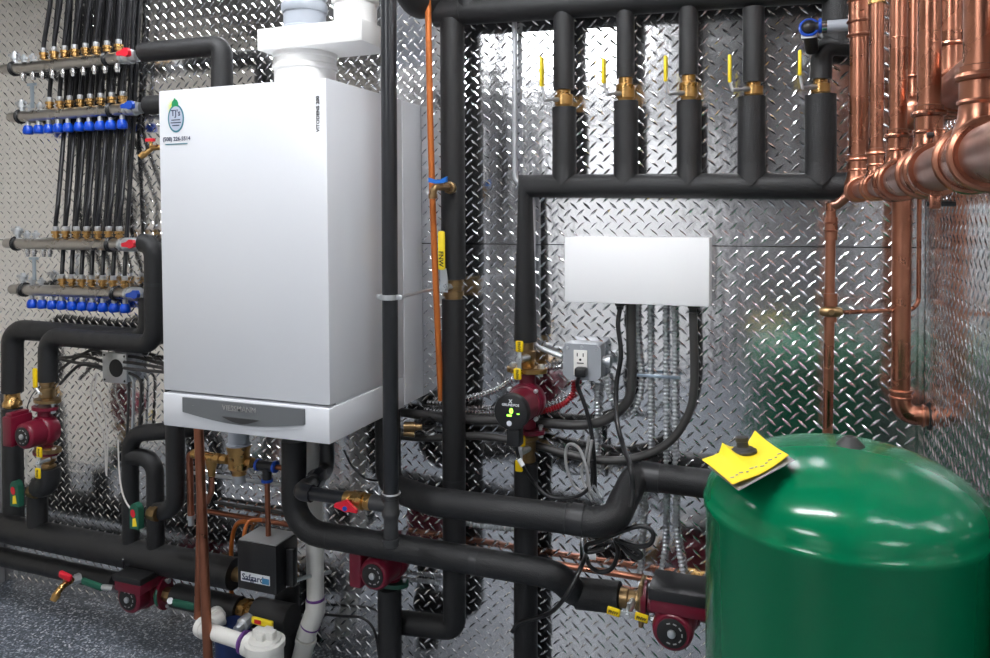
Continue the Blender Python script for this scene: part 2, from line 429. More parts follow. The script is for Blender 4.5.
part('coupling', MB().lathe((cx,cy,vz1+.09),(0,0,1),[(0,.055),(.004,.0575),(.1,.0575),(.104,.055)],36), M['pvcgrey'], t)
wx = -1.016
t = thing('vent_pipe', 'white plastic vent pipe rising from the offset vent box', 'pipe', (wx,cy,vz1))
part('tube', MB().cyl((wx,cy,vz1+.0005),(wx,cy,ZC),.0535,36), M['ventwhite'], t)
part('coupling', MB().lathe((wx,cy,vz1+.058),(0,0,1),[(0,.0545),(.003,.059),(.012,.059),(.016,.0565),(.09,.0565),(.094,.0545)],36), M['ventwhite'], t)
mb = MB()
for px in (341,343.5): mb.cyl(P(px,-5,.17), P(px-1,27,.17), .002, 6)
single('sensor_wire', mb, M['plastic'], 'pair of thin black wires between the grey and white vent pipes', 'wire')

# ---------- heating manifolds on the left ----------
def fitting_mesh(mb, p, k, up=1):
    ax=(0,0,up)
    mb.lathe(p, ax, [(0,.0075*k),(.006*k,.0075*k),(.007*k,.0125*k),(.013*k,.0125*k),(.0135*k,.0095*k),(.017*k,.0095*k),(.0175*k,.0145*k),(.026*k,.0145*k),(.027*k,.009*k)], 10, 0)
    mb.lathe(V(p)+V(ax)*.0272*k, ax, [(0,.0085*k),(.004*k,.0095*k),(.013*k,.0095*k),(.015*k,.0075*k)], 10, 1)
def manifold(label, x0, x1, y0, d, fx, xx, kind, lever, lx, br, where):
    p0 = P(x0,y0,d); z = p0.z; xs = lambda px: Q(px,z,d)
    p1 = xs(x1); R = .0195
    t = thing('heating_manifold', label, 'manifold', ((p0.x+p1.x)/2, p0.y, z-R))
    part('manifold_bar', MB().tube([p0+V((.045,0,0)),p1], R, 20), M['steel'], t)
    part('end_cap', MB().lathe(p0, (1,0,0), [(0,.010),(.004,.015),(.010,.0175),(.047,.0175),(.048,.0225),(.056,.0225)], 20), M['steel'], t)
    for b in br:
        q = xs(b); mb = MB(); mb.ring(q, (1,0,0), R+.002, .004, 20, 6); mb.ring(q+V((.008,0,0)), (1,0,0), R+.002, .004, 20, 6); mb.bb((q.x-.006,q.y+R,q.z-.016),(q.x+.014,YW-.0005,q.z+.016),.002)
        part('bracket', mb, M['plastic'], t)
    for f in fx:
        q = xs(f)+V((0,0,R-.003)); mb = MB(); fitting_mesh(mb, q, 1.0); part('fitting', mb, [M['brass'],M['zinc']], t, 'brass tube fitting with silver nut')
    for f in xx:
        q = xs(f)-V((0,0,R-.003)); mb = MB()
        if kind == 'caps':
            mb.lathe(q, (0,0,-1), [(0,.008),(.016,.008)], 10); part('stem', mb, M['zinc'], t)
            mb = MB(); mb.lathe(q-V((0,0,.0165)), (0,0,-1), [(0,.0115),(.006,.0150),(.016,.0178),(.026,.0172),(.030,.014)], 12); part('valve_cap', mb, M['blue'], t, 'blue plastic valve cap')
        else:
            mb.lathe(q, (0,0,-1), [(0,.008),(.007,.008),(.0075,.0105),(.018,.0105),(.0185,.008),(.028,.007)], 10); part('flow_stub', mb, M['chrome'], t)
    # air vent and drain at the far end
    for k, px in enumerate((x0+13, x0+22, x0+31)):
        q = xs(px)+V((0,0,R-.003)); mb = MB()
        if k == 0: mb.lathe(q,(0,0,1),[(0,.009),(.014,.009),(.015,.014),(.034,.014),(.035,.008),(.042,.007)],10); mb.cyl(q+V((-.026,0,.03)),q+V((.02,0,.03)),.006,8)
        else: mb.lathe(q,(0,0,1),[(0,.008),(.01,.008),(.011,.012),(.02,.012),(.021,.006),(.028,.005)],8)
        part('air_vent' if k == 0 else 'plug', mb, M['zinc'], t)
    # isolating ball valve and its lever
    q = xs(x1); e = xs(lx+11)
    vb = MB(); vb.lathe(q, (1,0,0), [(0,.021),(.01,.021),(.0105,.017),(.02,.017),(.021,.023),((e-q).length*.62,.023),((e-q).length*.64,.018),((e-q).length,.018)], 14)
    v = part('isolating_valve', vb, M['zinc'], t)
    q = Q(lx, z, d+.036)+V((0,.032,0)); mb = MB(); mb.cyl(q+V((.0,-.0215,.0)), q+V((0,-.04,.004)), .007, 10)
    mb.prism([(-.032,-.005),(-.012,-.008),(0,-.014),(.014,-.011),(.018,.0),(.014,.011),(0,.014),(-.012,.008),(-.032,.006)], q+V((0,-.032,.004)), (1,0,.12),(-.12,0,1), .012)
    part('lever', mb, lever, v)
    # tubes up to the ceiling
    tubes = []
    for i, f in enumerate(fx):
        q = xs(f)+V((0,0,R+.037)); tubes.append(q)
    return t, tubes, z
MF1U = [44,54.5,65,75,86,96.5,107.5,119]; MF1L = [50,60,70,80.5,90.5,101,112,123]
MF2U = [56,66,76.5,87,98,109,119.5]; MF2L = [62.5,72,82,92,103,113.5,125]
data = [
 ('topmost steel heating manifold, with red lever and bare silver stubs', 2,122,70,.10, MF1U, [23,33,42.5,52.5,63,73,83.5,94.5,105,117], 'stubs', M['redlever'],127,(14,107),'topmost manifold', .10, lambda i:51+i*10),
 ('second steel heating manifold from the top, with blue caps and blue lever', 9,126,117.5,.06, MF1L, [28,38.5,48.5,58,68,79,89,100,110.5,122], 'caps', M['bluelever'],131,(20,111),'second manifold from the top', .06, lambda i:58+i*10.3),
 ('third steel heating manifold from the top, with red lever and no caps', 5,121,243.3,.10, MF2U, [], 'stubs', M['redlever'],132,(16,110),'third manifold from the top', .03, lambda i:66+i*11),
 ('lowest steel heating manifold, with blue caps and blue lever', 10.5,127,289,.06, MF2L, [32,42,52,61.5,72,82,92,103,114,125], 'caps', M['bluelever'],136,(24,115),'lowest manifold', .012, lambda i:72+i*11)]
for k, (lab,x0,x1,y0,d,fx,xx,kind,lev,lx,br,where,dt,top) in enumerate(data):
    if k == 2: xx = [27,33.5,43,49]
    t, tubes, z = manifold(lab,x0,x1,y0,d,fx,xx,kind,lev,lx,br,where)
    for i, q in enumerate(tubes):
        tp0 = top(i) if k < 2 else min(fx[i]+15, 141); tp = P(tp0, 0, dt)
        pts = [q, q+V((0,0,.012))]
        if k >= 2: pts += [P(fx[i]+(tp0-fx[i])*.12, (206 if k==2 else 236), .10 if k==2 else .035), P(fx[i]+(tp0-fx[i])*.55, 130, dt)]
        pts += [tp, V((tp.x+.01, YW-dt, 2.615))]
        single('heating_tube', MB().tube(fillet(pts,.25,4), .0070, 10), M['pex'],
               ORD[i]+' black plastic tube from the left rising out of the '+where, 'tube', 'black heating tubes at the '+where)
# hanging sensor/bracket bar between the pairs
for lab, a, b in (('flat blue-grey steel strip joining the two top manifolds',(32,84,.085),(32,108,.085)),('flat steel strip joining the two lower manifolds',(34,258,.085),(34,280,.085))):
    pa, pb = P(*a), P(*b); mb = MB(); mb.bb((pa.x-.0075,pa.y-.002,pb.z),(pa.x+.0075,pa.y+.002,pa.z),.001); mb.bb((pa.x-.022,pa.y-.0025,pa.z-.006),(pa.x+.02,pa.y+.0025,pa.z+.003),.001)
    single('mounting_strip', mb, M['tinblue'], lab, 'bracket')

# pipes leaving the manifolds
run('insulated_pipe', 'black insulated pipe leaving the topmost manifold and dropping behind the boiler', [(143,52.5,.10),(222,45.5,.10),(222,150,.10),V((BX0-.0006,YW-.10,P(222,150,.10).z))], 19.5, FOAM, .025, ref=(170,51,.10),
    extra=[('elbow_cover',(222,60,.10),(222,125,.10),1.06,FOAM)])
run('insulated_pipe', 'short black insulated pipe from the second manifold into the boiler back', [(148,105.5,.06),V((BX0-.0006,YW-.06,P(148,105.5,.06).z))], 19, FOAM, ref=(150,105,.06))
p = P(160,151,.30)
t = thing('drain_valve', 'small brass drain valve with red handle at the boiler left edge', 'valve', P(150,155,.10))
a = P(150,151,.10); mb = MB(); mb.tube(fillet([a+V((.05,.0995,.01)),a+V((.05,0,.01)),a+V((.01,0,.01)),a+V((-.012,-.012,-.012))],.012),.0085,12); mb.lathe(a+V((-.01,-.01,-.008)),(-.6,-.5,-.6),[(0,.011),(.012,.011),(.013,.009),(.02,.009)],12); mb.cyl(a+V((0.005,0,.012)),a+V((.003,0,.03)),.006,10)
part('body', mb, M['brass'], t); mb = MB(); mb.box(a+V((.002,0,.034)),(.034,.012,.011),.003); part('handle', mb, M['redlever'], t)
run('insulated_pipe', 'black insulated pipe dropping from third manifold then crossing left to red pump',
    [(143,243,.16),(154,243.5,.16),(154.5,345,.16),(48,336,.16),(48,381,.16)], 18, FOAM, .05, ref=(48,360,.16),
    extra=[('seam_band',(154.2,283,.16),(154.2,286,.16),1.03,M['foamdk'])])
run('insulated_pipe', 'black insulated pipe arching down at the far left edge beside the red pump',
    [(150,292,.04),(150,340,.05),(12.5,329,.08),(12.5,392,.08)], 20, FOAM, .055, ref=(12,370,.08))
run('insulated_pipe', 'black insulated riser below the brass ring at the far left edge', [(12,408,.08),(14,527,.10)], 19, FOAM, ref=(12,450,.08))
t = thing('brass_union', 'brass ring between two black insulated pipes at far left', 'fitting', P(12.3,410,.08)); a=P(12.3,408,.08); s=S(12,400,.08)
part('ring', MB().lathe(a,(0,0,1),[(0,6.5*s),(2*s,6.5*s),(2*s,9*s),(6*s,9*s),(8*s,7.5*s),(15*s,7*s)],8), M['brass'], t)

# valves and pumps
def isolation_flange(label, p, ax, s=1, hub=None, tagdir=(0,0,1), tagm='yellow', txt=True, L=1.0, flange=None):
    """brass ball-valve body with a small double tag handle"""
    t = thing('isolation_valve', label, 'valve', p); p=V(p); ax=V(ax).normalized()
    part('body', MB().lathe(p, ax, [(0,.024),(.006,.024),(.007,.019),(.014,.018),(.02,.024),(.042*L,.024),(.047*L,.019),(.054*L,.019),(.055*L,.023),(.066*L,.023)], 16), M['bronze'], t)
    if flange is not None:
        u = ax.cross(V((0,-1,0))).normalized(); c = p+ax*flange
        part('flange', MB().prism([(.05*math.cos(R_(x)),.033*math.sin(R_(x))) for x in range(0,360,15)], c, u, ax.cross(u), .010), M['bronze'], t)
    if hub is not None:
        hub = V(hub); td = V(tagdir).normalized(); side = td.cross(V((0,-1,0))).normalized()
        mb = MB(); mb.cyl(hub, hub+V((0,-.012,0)), .0085, 12); mb.cyl(hub+V((0,-.012,0)), hub+V((0,-.017,0)), .005, 6); mb.cyl(hub+V((0,.03,0)), hub, .006, 8)
        mb.box(hub+V((0,-.006,0)), (.012 if abs(td.x)<.5 else .05,.004,.012 if abs(td.z)<.5 else .05), .001)
        hb = part('handle', mb, M['zinc'], t)
        for k in (1,-1):
            c = hub+td*.034*k+side*.004*k+V((0,-.008,0)); mb = MB(); sz = (.021,.007,.033) if abs(td.z) > .5 else (.034,.007,.020)
            mb.box(c, sz, .003); g = part('grip', mb, M['yellow'], hb)
            if txt: text('grip_lettering', 'FNW', c+V((0,-.0037,0)), td*-1 if abs(td.z)>.5 else td, side if abs(td.z)>.5 else (0,0,1), .011, M['black'], g, .0003, .0003)
    return t
def pump(label, p, flow, side, s=1.0, face='dial', half=.08, tb=None, flangem=None, mlen=.115, greenflange=False):
    p = V(p); fl = V(flow).normalized(); sd = V((0,-1,0)); cr = fl.cross(sd).normalized()
    t = thing('circulator_pump', label, 'pump', p-V((0,0,.06*s)))
    mb = MB(); mb.lathe(p+sd*-.03*s, sd, [(0,.035*s),(.008*s,.05*s),(.03*s,.055*s),(.05*s,.055*s),(.058*s,.05*s)], 28)
    mb.tube([p-fl*half*.9*s, p+fl*half*.9*s], .024*s, 20)
    part('volute', mb, M['red'], t)
    for k in (1,-1):
        c = p+fl*half*s*k
        mb = MB(); u = cr
        poly = []
        for i in range(24):
            a = 2*math.pi*i/24; x = math.cos(a); y = math.sin(a)
            poly.append((.052*s*x*(1 if abs(x)>.5 else 1), .034*s*y))
        mb.prism(poly, c-fl*.006*s, u, fl.cross(u), .012*s)
        fg = part('flange', mb, M['red'] if not (greenflange and k<0) else M['greenlever'], t, 'green flange' if greenflange and k<0 else None)
        for j in (1,-1):
            mb = MB(); b = c+u*.04*s*j; mb.lathe(b-fl*.016*s, fl, [(0,.008*s),(.006*s,.008*s),(.0061*s,.005*s),(.03*s,.005*s),(.0301*s,.008*s),(.036*s,.008*s)], 6)
            part('bolt', mb, M['zinc'], fg)
    m0 = p+sd*.026*s
    L = mlen*s
    if face == 'dial':
        part('motor', MB().lathe(m0, sd, [(0,.047*s),(L*.8,.046*s),(L*.9,.045*s),(L*.97,.041*s),(L,.038*s)], 32), M['red'], t)
        fd = part('name_plate', MB().lathe(m0+sd*L, sd, [(0,.033*s),(.003*s,.033*s),(.004*s,.031*s)], 28), M['black'], t)
        part('vent_screw', MB().lathe(m0+sd*(L+.004*s), sd, [(0,.0095*s),(.004*s,.009*s),(.005*s,.007*s)], 16), M['zinc'], fd)
        mb = MB(); c = m0+sd*(L+.0042*s)
        for i in range(10):
            if i in (4,5,6): continue
            a = R_(i*36); d = V((math.cos(a),0,math.sin(a))); mb.box(c+d*.023*s, (.008*s,.0006,.003*s), 0, 0, Matrix.Rotation(-a+math.pi/2,3,'Y'))
        part('plate_lettering', mb, M['trimgrey'], fd)
    if face == 'display':
        part('motor', MB().lathe(m0, sd, [(0,.052*s),(.012*s,.052*s),(.014*s,.048*s),(L*.75,.046*s)], 32), M['red'], t)
        for a in (1,-1):
            for b in (1,-1):
                mb = MB(); mb.lathe(m0+V((.04*s*a,-.012*s,.04*s*b)),(0,-1,0),[(0,.006*s),(.012*s,.006*s),(.013*s,.003*s)],8); part('motor_screw', mb, M['zinc'], t)
        c = m0+sd*L*.75
        fd = part('control_face', MB().lathe(c, sd, [(0,.047*s),(.003*s,.0505*s),(.022*s,.0505*s),(.026*s,.048*s),(.027*s,.045*s)], 36), M['plastic'], t)
        c2 = c+sd*.0272*s
        text('display_digit', '0', c2+V((.002*s,-.0002,.004*s)), (1,0,0),(0,0,1), .020*s, M['led'], fd, .0003, .0008)
        mb = MB()
        mb.box(c2+V((-.004*s,0,-.008*s)),(.013*s,.0008,.005*s)); mb.box(c2+V((.022*s,0,-.002*s)),(.007*s,.0008,.002*s)); part('indicator_light', mb, M['led'], fd)
        part('push_button', MB().lathe(c2+V((-.004*s,0,-.03*s)), sd, [(0,.0075*s),(.001*s,.0075*s),(.0015*s,.006*s)], 18), M['ledwhite'], fd)
        text('brand_name', 'GRUNDFOS', c2+V((0,-.0002,.021*s)), (1,0,0),(0,0,1), .0095*s, M['label'], fd, .0003, .0002)
        text('brand_mark', 'X', c2+V((0,-.0002,.031*s)), (1,0,0),(0,0,1), .013*s, M['label'], fd, .0003, .0004)
    if tb:
        c, sz, mm, cv = tb
        b = part('terminal_box', MB().box(p+V(c)*s, [x*s for x in sz], .006*s), mm, t)
        if cv: part('terminal_lid', MB().box(p+V(c)*s+V(cv[0])*s, [x*s for x in cv[1]], .003*s), cv[2], b, 'black terminal lid')
    return t
# far-left pump on the dropping pipe
pc = P(45.5,430,.16)
pump('dark red circulator pump mounted upright near the far left edge', pc, (0,0,1), None, (.92), mlen=.062, tb=((-.066,-.055,.012),(.045,.085,.105),M['red'],((0,-.0,.055),(.03,.07,.018),M['red'])))
isolation_flange('brass valve above the far left pump with long yellow lever', P(47.5,402.5,.16), (0,0,1), L=1.1, flange=.002)
t = thing('valve_lever', 'upright yellow valve lever left of the dropping black pipe at the far left pump', 'lever', P(36,392,.19)); a=P(35,378,.19); s=S(35,378,.19)
part('grip', MB().box(a, (5.5*s,.008,20*s), .006), M['yellow'], t); mb=MB(); mb.tube([P(36,388,.19),P(39,393,.19),P(45,396,.17)],.004,8); part('arm', mb, M['zinc'], t)
isolation_flange('brass valve under the far left pump with two yellow tags', P(48.3,467,.16), (0,0,1), flange=.052, hub=P(41,462,.22), tagdir=(0,0,1), txt=True)
run('insulated_pipe', 'short black insulated bend under the far left pump turning toward green cap', [(49,467.5,.16),(49.5,487,.16),(38,486.5,.16)], 21, FOAM, .04, ref=(48,475,.16))
def green_valve(label, p, s, brassdir):
    t = thing('flow_valve', label, 'valve', V(p)-V((0,0,12*s))); p=V(p)
    part('body', MB().lathe(p+V((5*s,.01,0)), (1,0,0), [(0,.014),(.004,.014),(.005,.019),(.02,.019),(.021,.022),(.036,.022)], 8), M['bronze'], t)
    poly = [(-5*s,-11*s),(5*s,-11*s)]+[(5*s*math.cos(R_(a)), 5*s+6*s*math.sin(R_(a))) for a in range(0,181,20)]
    hd = part('green_cover', MB().prism(poly, p+V((0,-.008,0)), (1,0,0),(0,0,1), .02), M['greenlever'], t)
    part('red_mark', MB().prism([(2.6*s*math.cos(R_(a)),2.6*s+3.6*s*math.sin(R_(a))) for a in range(0,360,30)], p+V((-.5*s,-.0285,0)), (1,0,.2),(-.2,0,1), .001), M['redlever'], hd)
    part('yellow_mark', MB().prism([(-2*s,-9*s),(3*s,-8*s),(1.5*s,-1*s),(-1.5*s,-2*s)], p+V((.3*s,-.0285,0)), (1,0,0),(0,0,1), .001), M['tagyellow'], hd)
    return t
green_valve('green capped valve with red and yellow marks at the far left pipes', P(22,491,.18), S(22,491,.18)*1.15, 1)
run('insulated_pipe', 'short black insulated pipe dropping from green valve into the long lower pipe at far left', [(37,494,.13),(38,530,.13)], 19, FOAM, ref=(37,500,.13))
# long horizontal pipes along the floor
zG = P(117,550.5,.13).z
gp = [Q(-40,zG,.13), Q(234,zG,.13)]
t = thing('insulated_pipe', 'long black insulated pipe along the lower left wall, upper of two', 'pipe', gp[1])
part('insulation', MB().tube(gp, .0455, 24), FOAM, t); part('end_tape', MB().tube([Q(231,zG,.13),Q(235.5,zG,.13)], .0465, 24), M['foamdk'], t)
part('pipe_stub', MB().tube([Q(235,zG,.13),Q(246,zG,.13)], .021, 16), M['bronze'], t)
zH = P(60,569.5,.13).z
hp = [Q(-40,zH,.13), Q(116,zH,.13)]
t = thing('insulated_pipe', 'lowest black insulated pipe at the far left, ending at a floor-level pump', 'pipe', hp[1])
part('insulation', MB().tube(hp, .030, 24), FOAM, t)
part('tape_band', MB().tube([Q(51,zH,.13),Q(53,zH,.13)], .0307, 24), M['foamdk'], t)
pc = Q(146,zH,.13)+V((0,0,-.002))
pump('floor-level dark red pump with black lid at lower left', pc, (1,0,0), None, 1.0, tb=((.022,-.05,.050),(.105,.09,.035),M['red'],((0,0,.024),(.112,.096,.02),M['plastic'])), half=.075, mlen=.045)
mb=MB(); mb.tube(spline([Q(125,zG-.045,.13),Q(125.3,zG-.09,.13),pc+V((-.03,-.06,.115))],5),.003,6); single('pump_wire', mb, M['plastic'], 'thin black wire dropping to the floor-level pump lid', 'wire')
# drain cock and green-handled valve left of it
t = thing('drain_cock', 'brass drain cock with red handle beside the floor-level pump', 'valve', P(56,597,.24))
mb=MB(); a=P(72,580,.20); mb.tube(fillet([P(76,579,.16),a,P(62,586,.24),P(55,597,.26)],.03),.010,12); mb.lathe(P(57,594,.255),P(54,599,.262)-P(57,594,.255),[(0,.013),(.008,.013),(.012,.011),(.02,.011)],12); mb.cyl(P(66,580,.21),P(65.5,577,.22),.008,10)
part('spout', mb, M['brass'], t)
mb=MB(); q=P(65.5,576,.22); mb.box(q,(.05,.014,.022),.006,0,Matrix.Rotation(R_(12),3,'Y')); part('handle', mb, M['redlever'], t)
mb=MB(); mb.lathe(P(71,581,.2),P(78,578.5,.18)-P(71,581,.2),[(0,.013),(.012,.013),(.013,.016),(.028,.016)],6); part('collar', mb, M['zinc'], t)
t = thing('valve_lever', 'green valve lever lying below the lowest pipe left of the floor-level pump', 'lever', P(95,587,.2))
a=P(82,580.5,.2); b=P(103,588,.2); mb=MB(); dd=(b-a); mb.box((a+b)/2,(dd.length,.012,.022),.006,0,Matrix.Rotation(-math.atan2(dd.z,dd.x),3,'Y')); part('grip', mb, M['greenlever'], t)
mb=MB(); mb.tube([P(103,587,.2),P(112,588,.2),P(116,590,.18)],.009,8); part('arm', mb, M['zinc'], t)
# right of the floor pump
t = thing('isolation_valve', 'brass valve with green lever right of the floor-level pump', 'valve', P(168,600,.13)); 
a=Q(158,zH-.004,.13); b=Q(176,zH-.004,.13); mb=MB(); mb.lathe(a,(1,0,0),[(0,.022),(.01,.03),(.018,.03),(.02,.022),((b-a).length,.022)],8); part('body', mb, M['bronze'], t)
a=P(173,602,.22); b=P(195,607,.22); dd=b-a; mb=MB(); mb.box((a+b)/2,(dd.length,.012,.02),.005,0,Matrix.Rotation(-math.atan2(dd.z,dd.x),3,'Y')); lv=part('lever', mb, M['greenlever'], t)
mb=MB(); mb.cyl(P(170,600,.13),P(170,601,.225),.009,10); part('stem', mb, M['zinc'], lv)
mb=MB(); mb.ring(Q(164,zH-.004,.13),(1,0,0),.034,.006); part('green_collar', mb, M['greenlever'], t)
run('insulated_pipe', 'lowest black insulated pipe right of the floor-level pump, passing behind copper pipes', [Q(176,zH-.002,.13),Q(240,zH-.002,.13)], 0, FOAM, r=.036)
t = thing('brass_union', 'brass union at the end of the lowest insulated pipe, below the black box', 'fitting', Q(246,zH-.02,.13))
a=Q(240.5,zH,.13); part('body', MB().lathe(a,(1,0,0),[(0,.026),(.012,.026),(.013,.034),(.03,.034),(.031,.026),(.05,.026)],8), M['brass'], t)
run('insulated_pipe', 'dark insulated stub right of the brass union near the floor', [Q(257,zH,.13),Q(292,zH,.13)], 0, FOAM, r=.043)
t = thing('ball_valve', 'valve with yellow tagged lever over the white trap', 'valve', P(262,632,.24))
mb=MB(); a=P(252,619.5,.26); b=P(273,625,.26); dd=b-a; mb.box((a+b)/2,(dd.length,.01,.02),.004,0,Matrix.Rotation(-math.atan2(dd.z,dd.x),3,'Y')); g=part('lever', mb, M['tagyellow'], t)
mb=MB(); mb.box((a+b)/2+V((-.012,-.0055,.001)),(.022,.001,.011)); part('lever_mark', mb, M['redlever'], g)
mb=MB(); mb.lathe(P(249,619,.2),(0,-1,-.1),[(0,.02),(.03,.02),(.035,.014),(.055,.012)],8); part('body', mb, M['zinc'], t)
t = thing('condensate_pump', 'blue plastic unit half hidden behind the white trap', 'pump', P(240,650,.2))
mb=MB(); a=P(233,636,.2); mb.lathe(a+V((0,.0,-.06)),(0,0,1),[(0,.05),(.09,.05),(.1,.04)],20); mb.tube([a+V((.03,0,0)),a+V((.10,0,0))],.028,14); part('body', mb, M['bluedark'], t)

# white drain trap
t = thing('drain_trap', 'white plastic drain trap with round cap near the floor, left of white waste pipe', 'pipe', P(230,655,.30))
a=P(203,629,.32); b=P(250,644,.32); c=P(265,650,.32); s=S(240,640,.32)
part('arm_pipe', MB().tube(fillet([P(222,618,.22),P(208,626,.26),a,b],.03),7.5*s,18), M['pvc'], t)
mb=MB(); mb.lathe(P(200,625,.30),P(212,632,.32)-P(200,625,.30),[(0,7*s),(4*s,10.5*s),(12*s,10.5*s),(13*s,8*s)],20); part('elbow_fitting', mb, M['pvc'], t)
mb=MB(); mb.lathe(P(215,614,.2),P(222,632,.26)-P(215,614,.2),[(0,9*s),(8*s,10*s),(9*s,8*s),(20*s,8*s)],18); part('back_fitting', mb, M['pvc'], t)
part('primer_ring', MB().lathe(P(241,641.5,.32),P(250,644,.32)-P(241,641.5,.32),[(0,8.2*s),(2.5*s,11*s),(5*s,11.4*s)],20), M['purple'], t)
mb=MB(); mb.lathe(V((c.x,c.y,c.z-.06)),(0,0,1),[(0,18*s),(.055,18*s),(.07,18*s),(.0705,19.5*s),(.085,19.5*s),(.087,16*s)],28); mb.lathe(P(247,643,.32),(1,0,-.2),[(0,11.5*s),(14*s,12*s)],20); part('tee_body', mb, M['pvc'], t)
mb=MB(); top=V((c.x,c.y,c.z+.027)); mb.lathe(top,(0,0,1),[(0,16*s),(.006,15.5*s),(.008,13*s)],28); mb.box(top+V((0,0,.017)),(24*s,9*s,.024),.004); mb.box(top+V((0,0,.017)),(9*s,18*s,.02),.004); part('clean_out_cap', mb, M['pvc'], t)

# loop pipes left of the boiler
run('insulated_pipe', 'black insulated pipe looping from under the boiler corner down to the lower pipe, left one', [V((BX0-.0006,YW-.14,P(200,428,.14).z+.17)),V((P(200,428,.14).x,YW-.14,P(200,428,.14).z+.17)),V((P(200,428,.14).x,YW-.14,P(200,428,.14).z)),(130,434,.14),(131,550,.13)], 16.5, FOAM, [.04,.04,.07], ref=(130,480,.14))
run('insulated_pipe', 'inner black insulated loop pipe by the boiler, arching from left loop to lower pipe', [(131,456,.14),(155,459,.14),(156,552,.13)], 17, FOAM, .045, ref=(155,500,.14))
run('insulated_pipe', 'black insulated pipe under the boiler left corner hooking back to a green valve', [V((BX0-.0006,YW-.22,P(175.5,425,.22).z+.19)),V((P(175.5,425,.22).x,YW-.22,P(175.5,425,.22).z+.19)),(176,509,.22),(156,512,.22)], 18.5, FOAM, [.04,.06], ref=(175,460,.22))
green_valve('green capped valve with red and yellow marks between the loop pipes by the boiler', P(141.5,513,.25), S(141,513,.25)*1.15, 1)
single('sensor_wire', MB().tube(spline([P(118,440,.19),P(120,480,.19),P(126,502,.22),P(138,516,.26)],6),.0025,6), M['wirewhite'], 'thin white wire curling to the green valve by the boiler', 'wire')

# junction box and wires left of boiler
a=P(114,368,.0); s=S(114,368,.02)
t = thing('junction_box', 'open square steel junction box under the crossing black pipe', 'electrical box', a-V((0,0,14*s)))
mb=MB(); ax0=P(102.5,370,.045); ax1=P(126.5,370,.045)
zb0=P(114,383,.045).z; zb1=P(114,353,.045).z
mb.bb((ax0.x,YW-.045,zb0),(ax1.x,YW-.0405,zb1),.001); mb.bb((ax0.x+.004,YW-.0405,zb0+.004),(ax1.x-.004,YW-.001,zb1-.004)); bx=part('box', mb, M['zinc'], t)
mb=MB(); mb.lathe(((ax0.x+ax1.x)/2+.008,YW-.0453,(zb0+zb1)/2),(0,-1,0),[(0,.03),(.001,.03)],24); part('knockout_hole', mb, M['dark'], t)
for x in (ax0.x+.009, ax1.x-.009):
    for z in (zb0+.009, zb1-.009): mb=MB(); mb.lathe((x,YW-.0452,z),(0,-1,0),[(0,.004),(.002,.003)],8); part('screw', mb, M['black'], t)
for i,(y0,y1,y2,dd) in enumerate(((352,356,354,.03),(364,357,362,.035),(378,366,370,.04),(353,363,368,.06))):
    pts=[P(60,y0+6,dd),P(78,y1,dd),P(92,y2-4,dd),P(104,y2,.03)]
    single('armored_cable', MB().tube(spline(pts,6),.0055,8), M['cable'], ORD[i]+' grey armored cable from the top entering the junction box from the left', 'cable')
for i,(y0,y1) in enumerate(((356,362),(362,364),(368,367))):
    single('armored_cable', MB().tube(spline([P(124,y0,.03+.015*i),P(140,y0+2,.03+.015*i),P(175,y1+6,.03+.015*i)],6),.0055,8), M['cable'], ORD[i]+' grey armored cable from the top running from junction box behind boiler', 'cable')
for i,x in enumerate((128,133,140)):
    single('armored_cable', MB().tube(spline([P(122+i*2,372,.03),P(x,380,.03),P(x+.5,402,.03),P(x-1,440,.03)],6),.0048,8), M['zinc' if i==1 else 'cable'], ORD[i]+' drop cable from the left below the junction box', 'cable')
single('signal_wire', MB().tube(spline([P(97,372,.05),P(91.5,385,.05),P(92,402,.05),P(98,420,.05),P(104,436,.05),P(106,470,.05),P(107,476,.05)],6),.0028,6), M['wirewhite'], 'thin white wire hanging below the junction box, left strand', 'wire')
single('signal_wire', MB().tube(spline([P(97.5,374,.06),P(95,388,.06),P(102,403,.06),P(106,425,.06),P(107.5,445,.06),P(106.5,474,.06)],6),.0028,6), M['wirewhite'], 'thin white wire hanging below the junction box, right strand', 'wire')
single('probe_wire', MB().tube(spline([P(34,440,.2),P(27,415,.17),P(31,397,.17),P(41,385,.14)],6),.002,6), M['cable'], 'thin dark wire looping left of far left pump', 'wire')
single('capillary_wire', MB().tube([P(25.5,452,.19),P(26.5,482,.19)],.003,6), M['wirewhite'], 'short white wire hanging under the far left pump', 'wire')

# ---------- under the boiler ----------
run('copper_pipe', 'long tarnished copper pipe slanting from boiler to floor in front of the black pipes', [(198.5,425,.32),(204,560,.33),(208.5,670,.34)], 9.5, M['copperdk'], .0, ref=(203,540,.33))
run('copper_pipe', 'thinner tarnished copper pipe just left behind the long slanting copper pipe', [(200,430,.22),(200,520,.26),(197.5,618,.27)], 7, M['copperdk'], .0, ref=(200,540,.26))
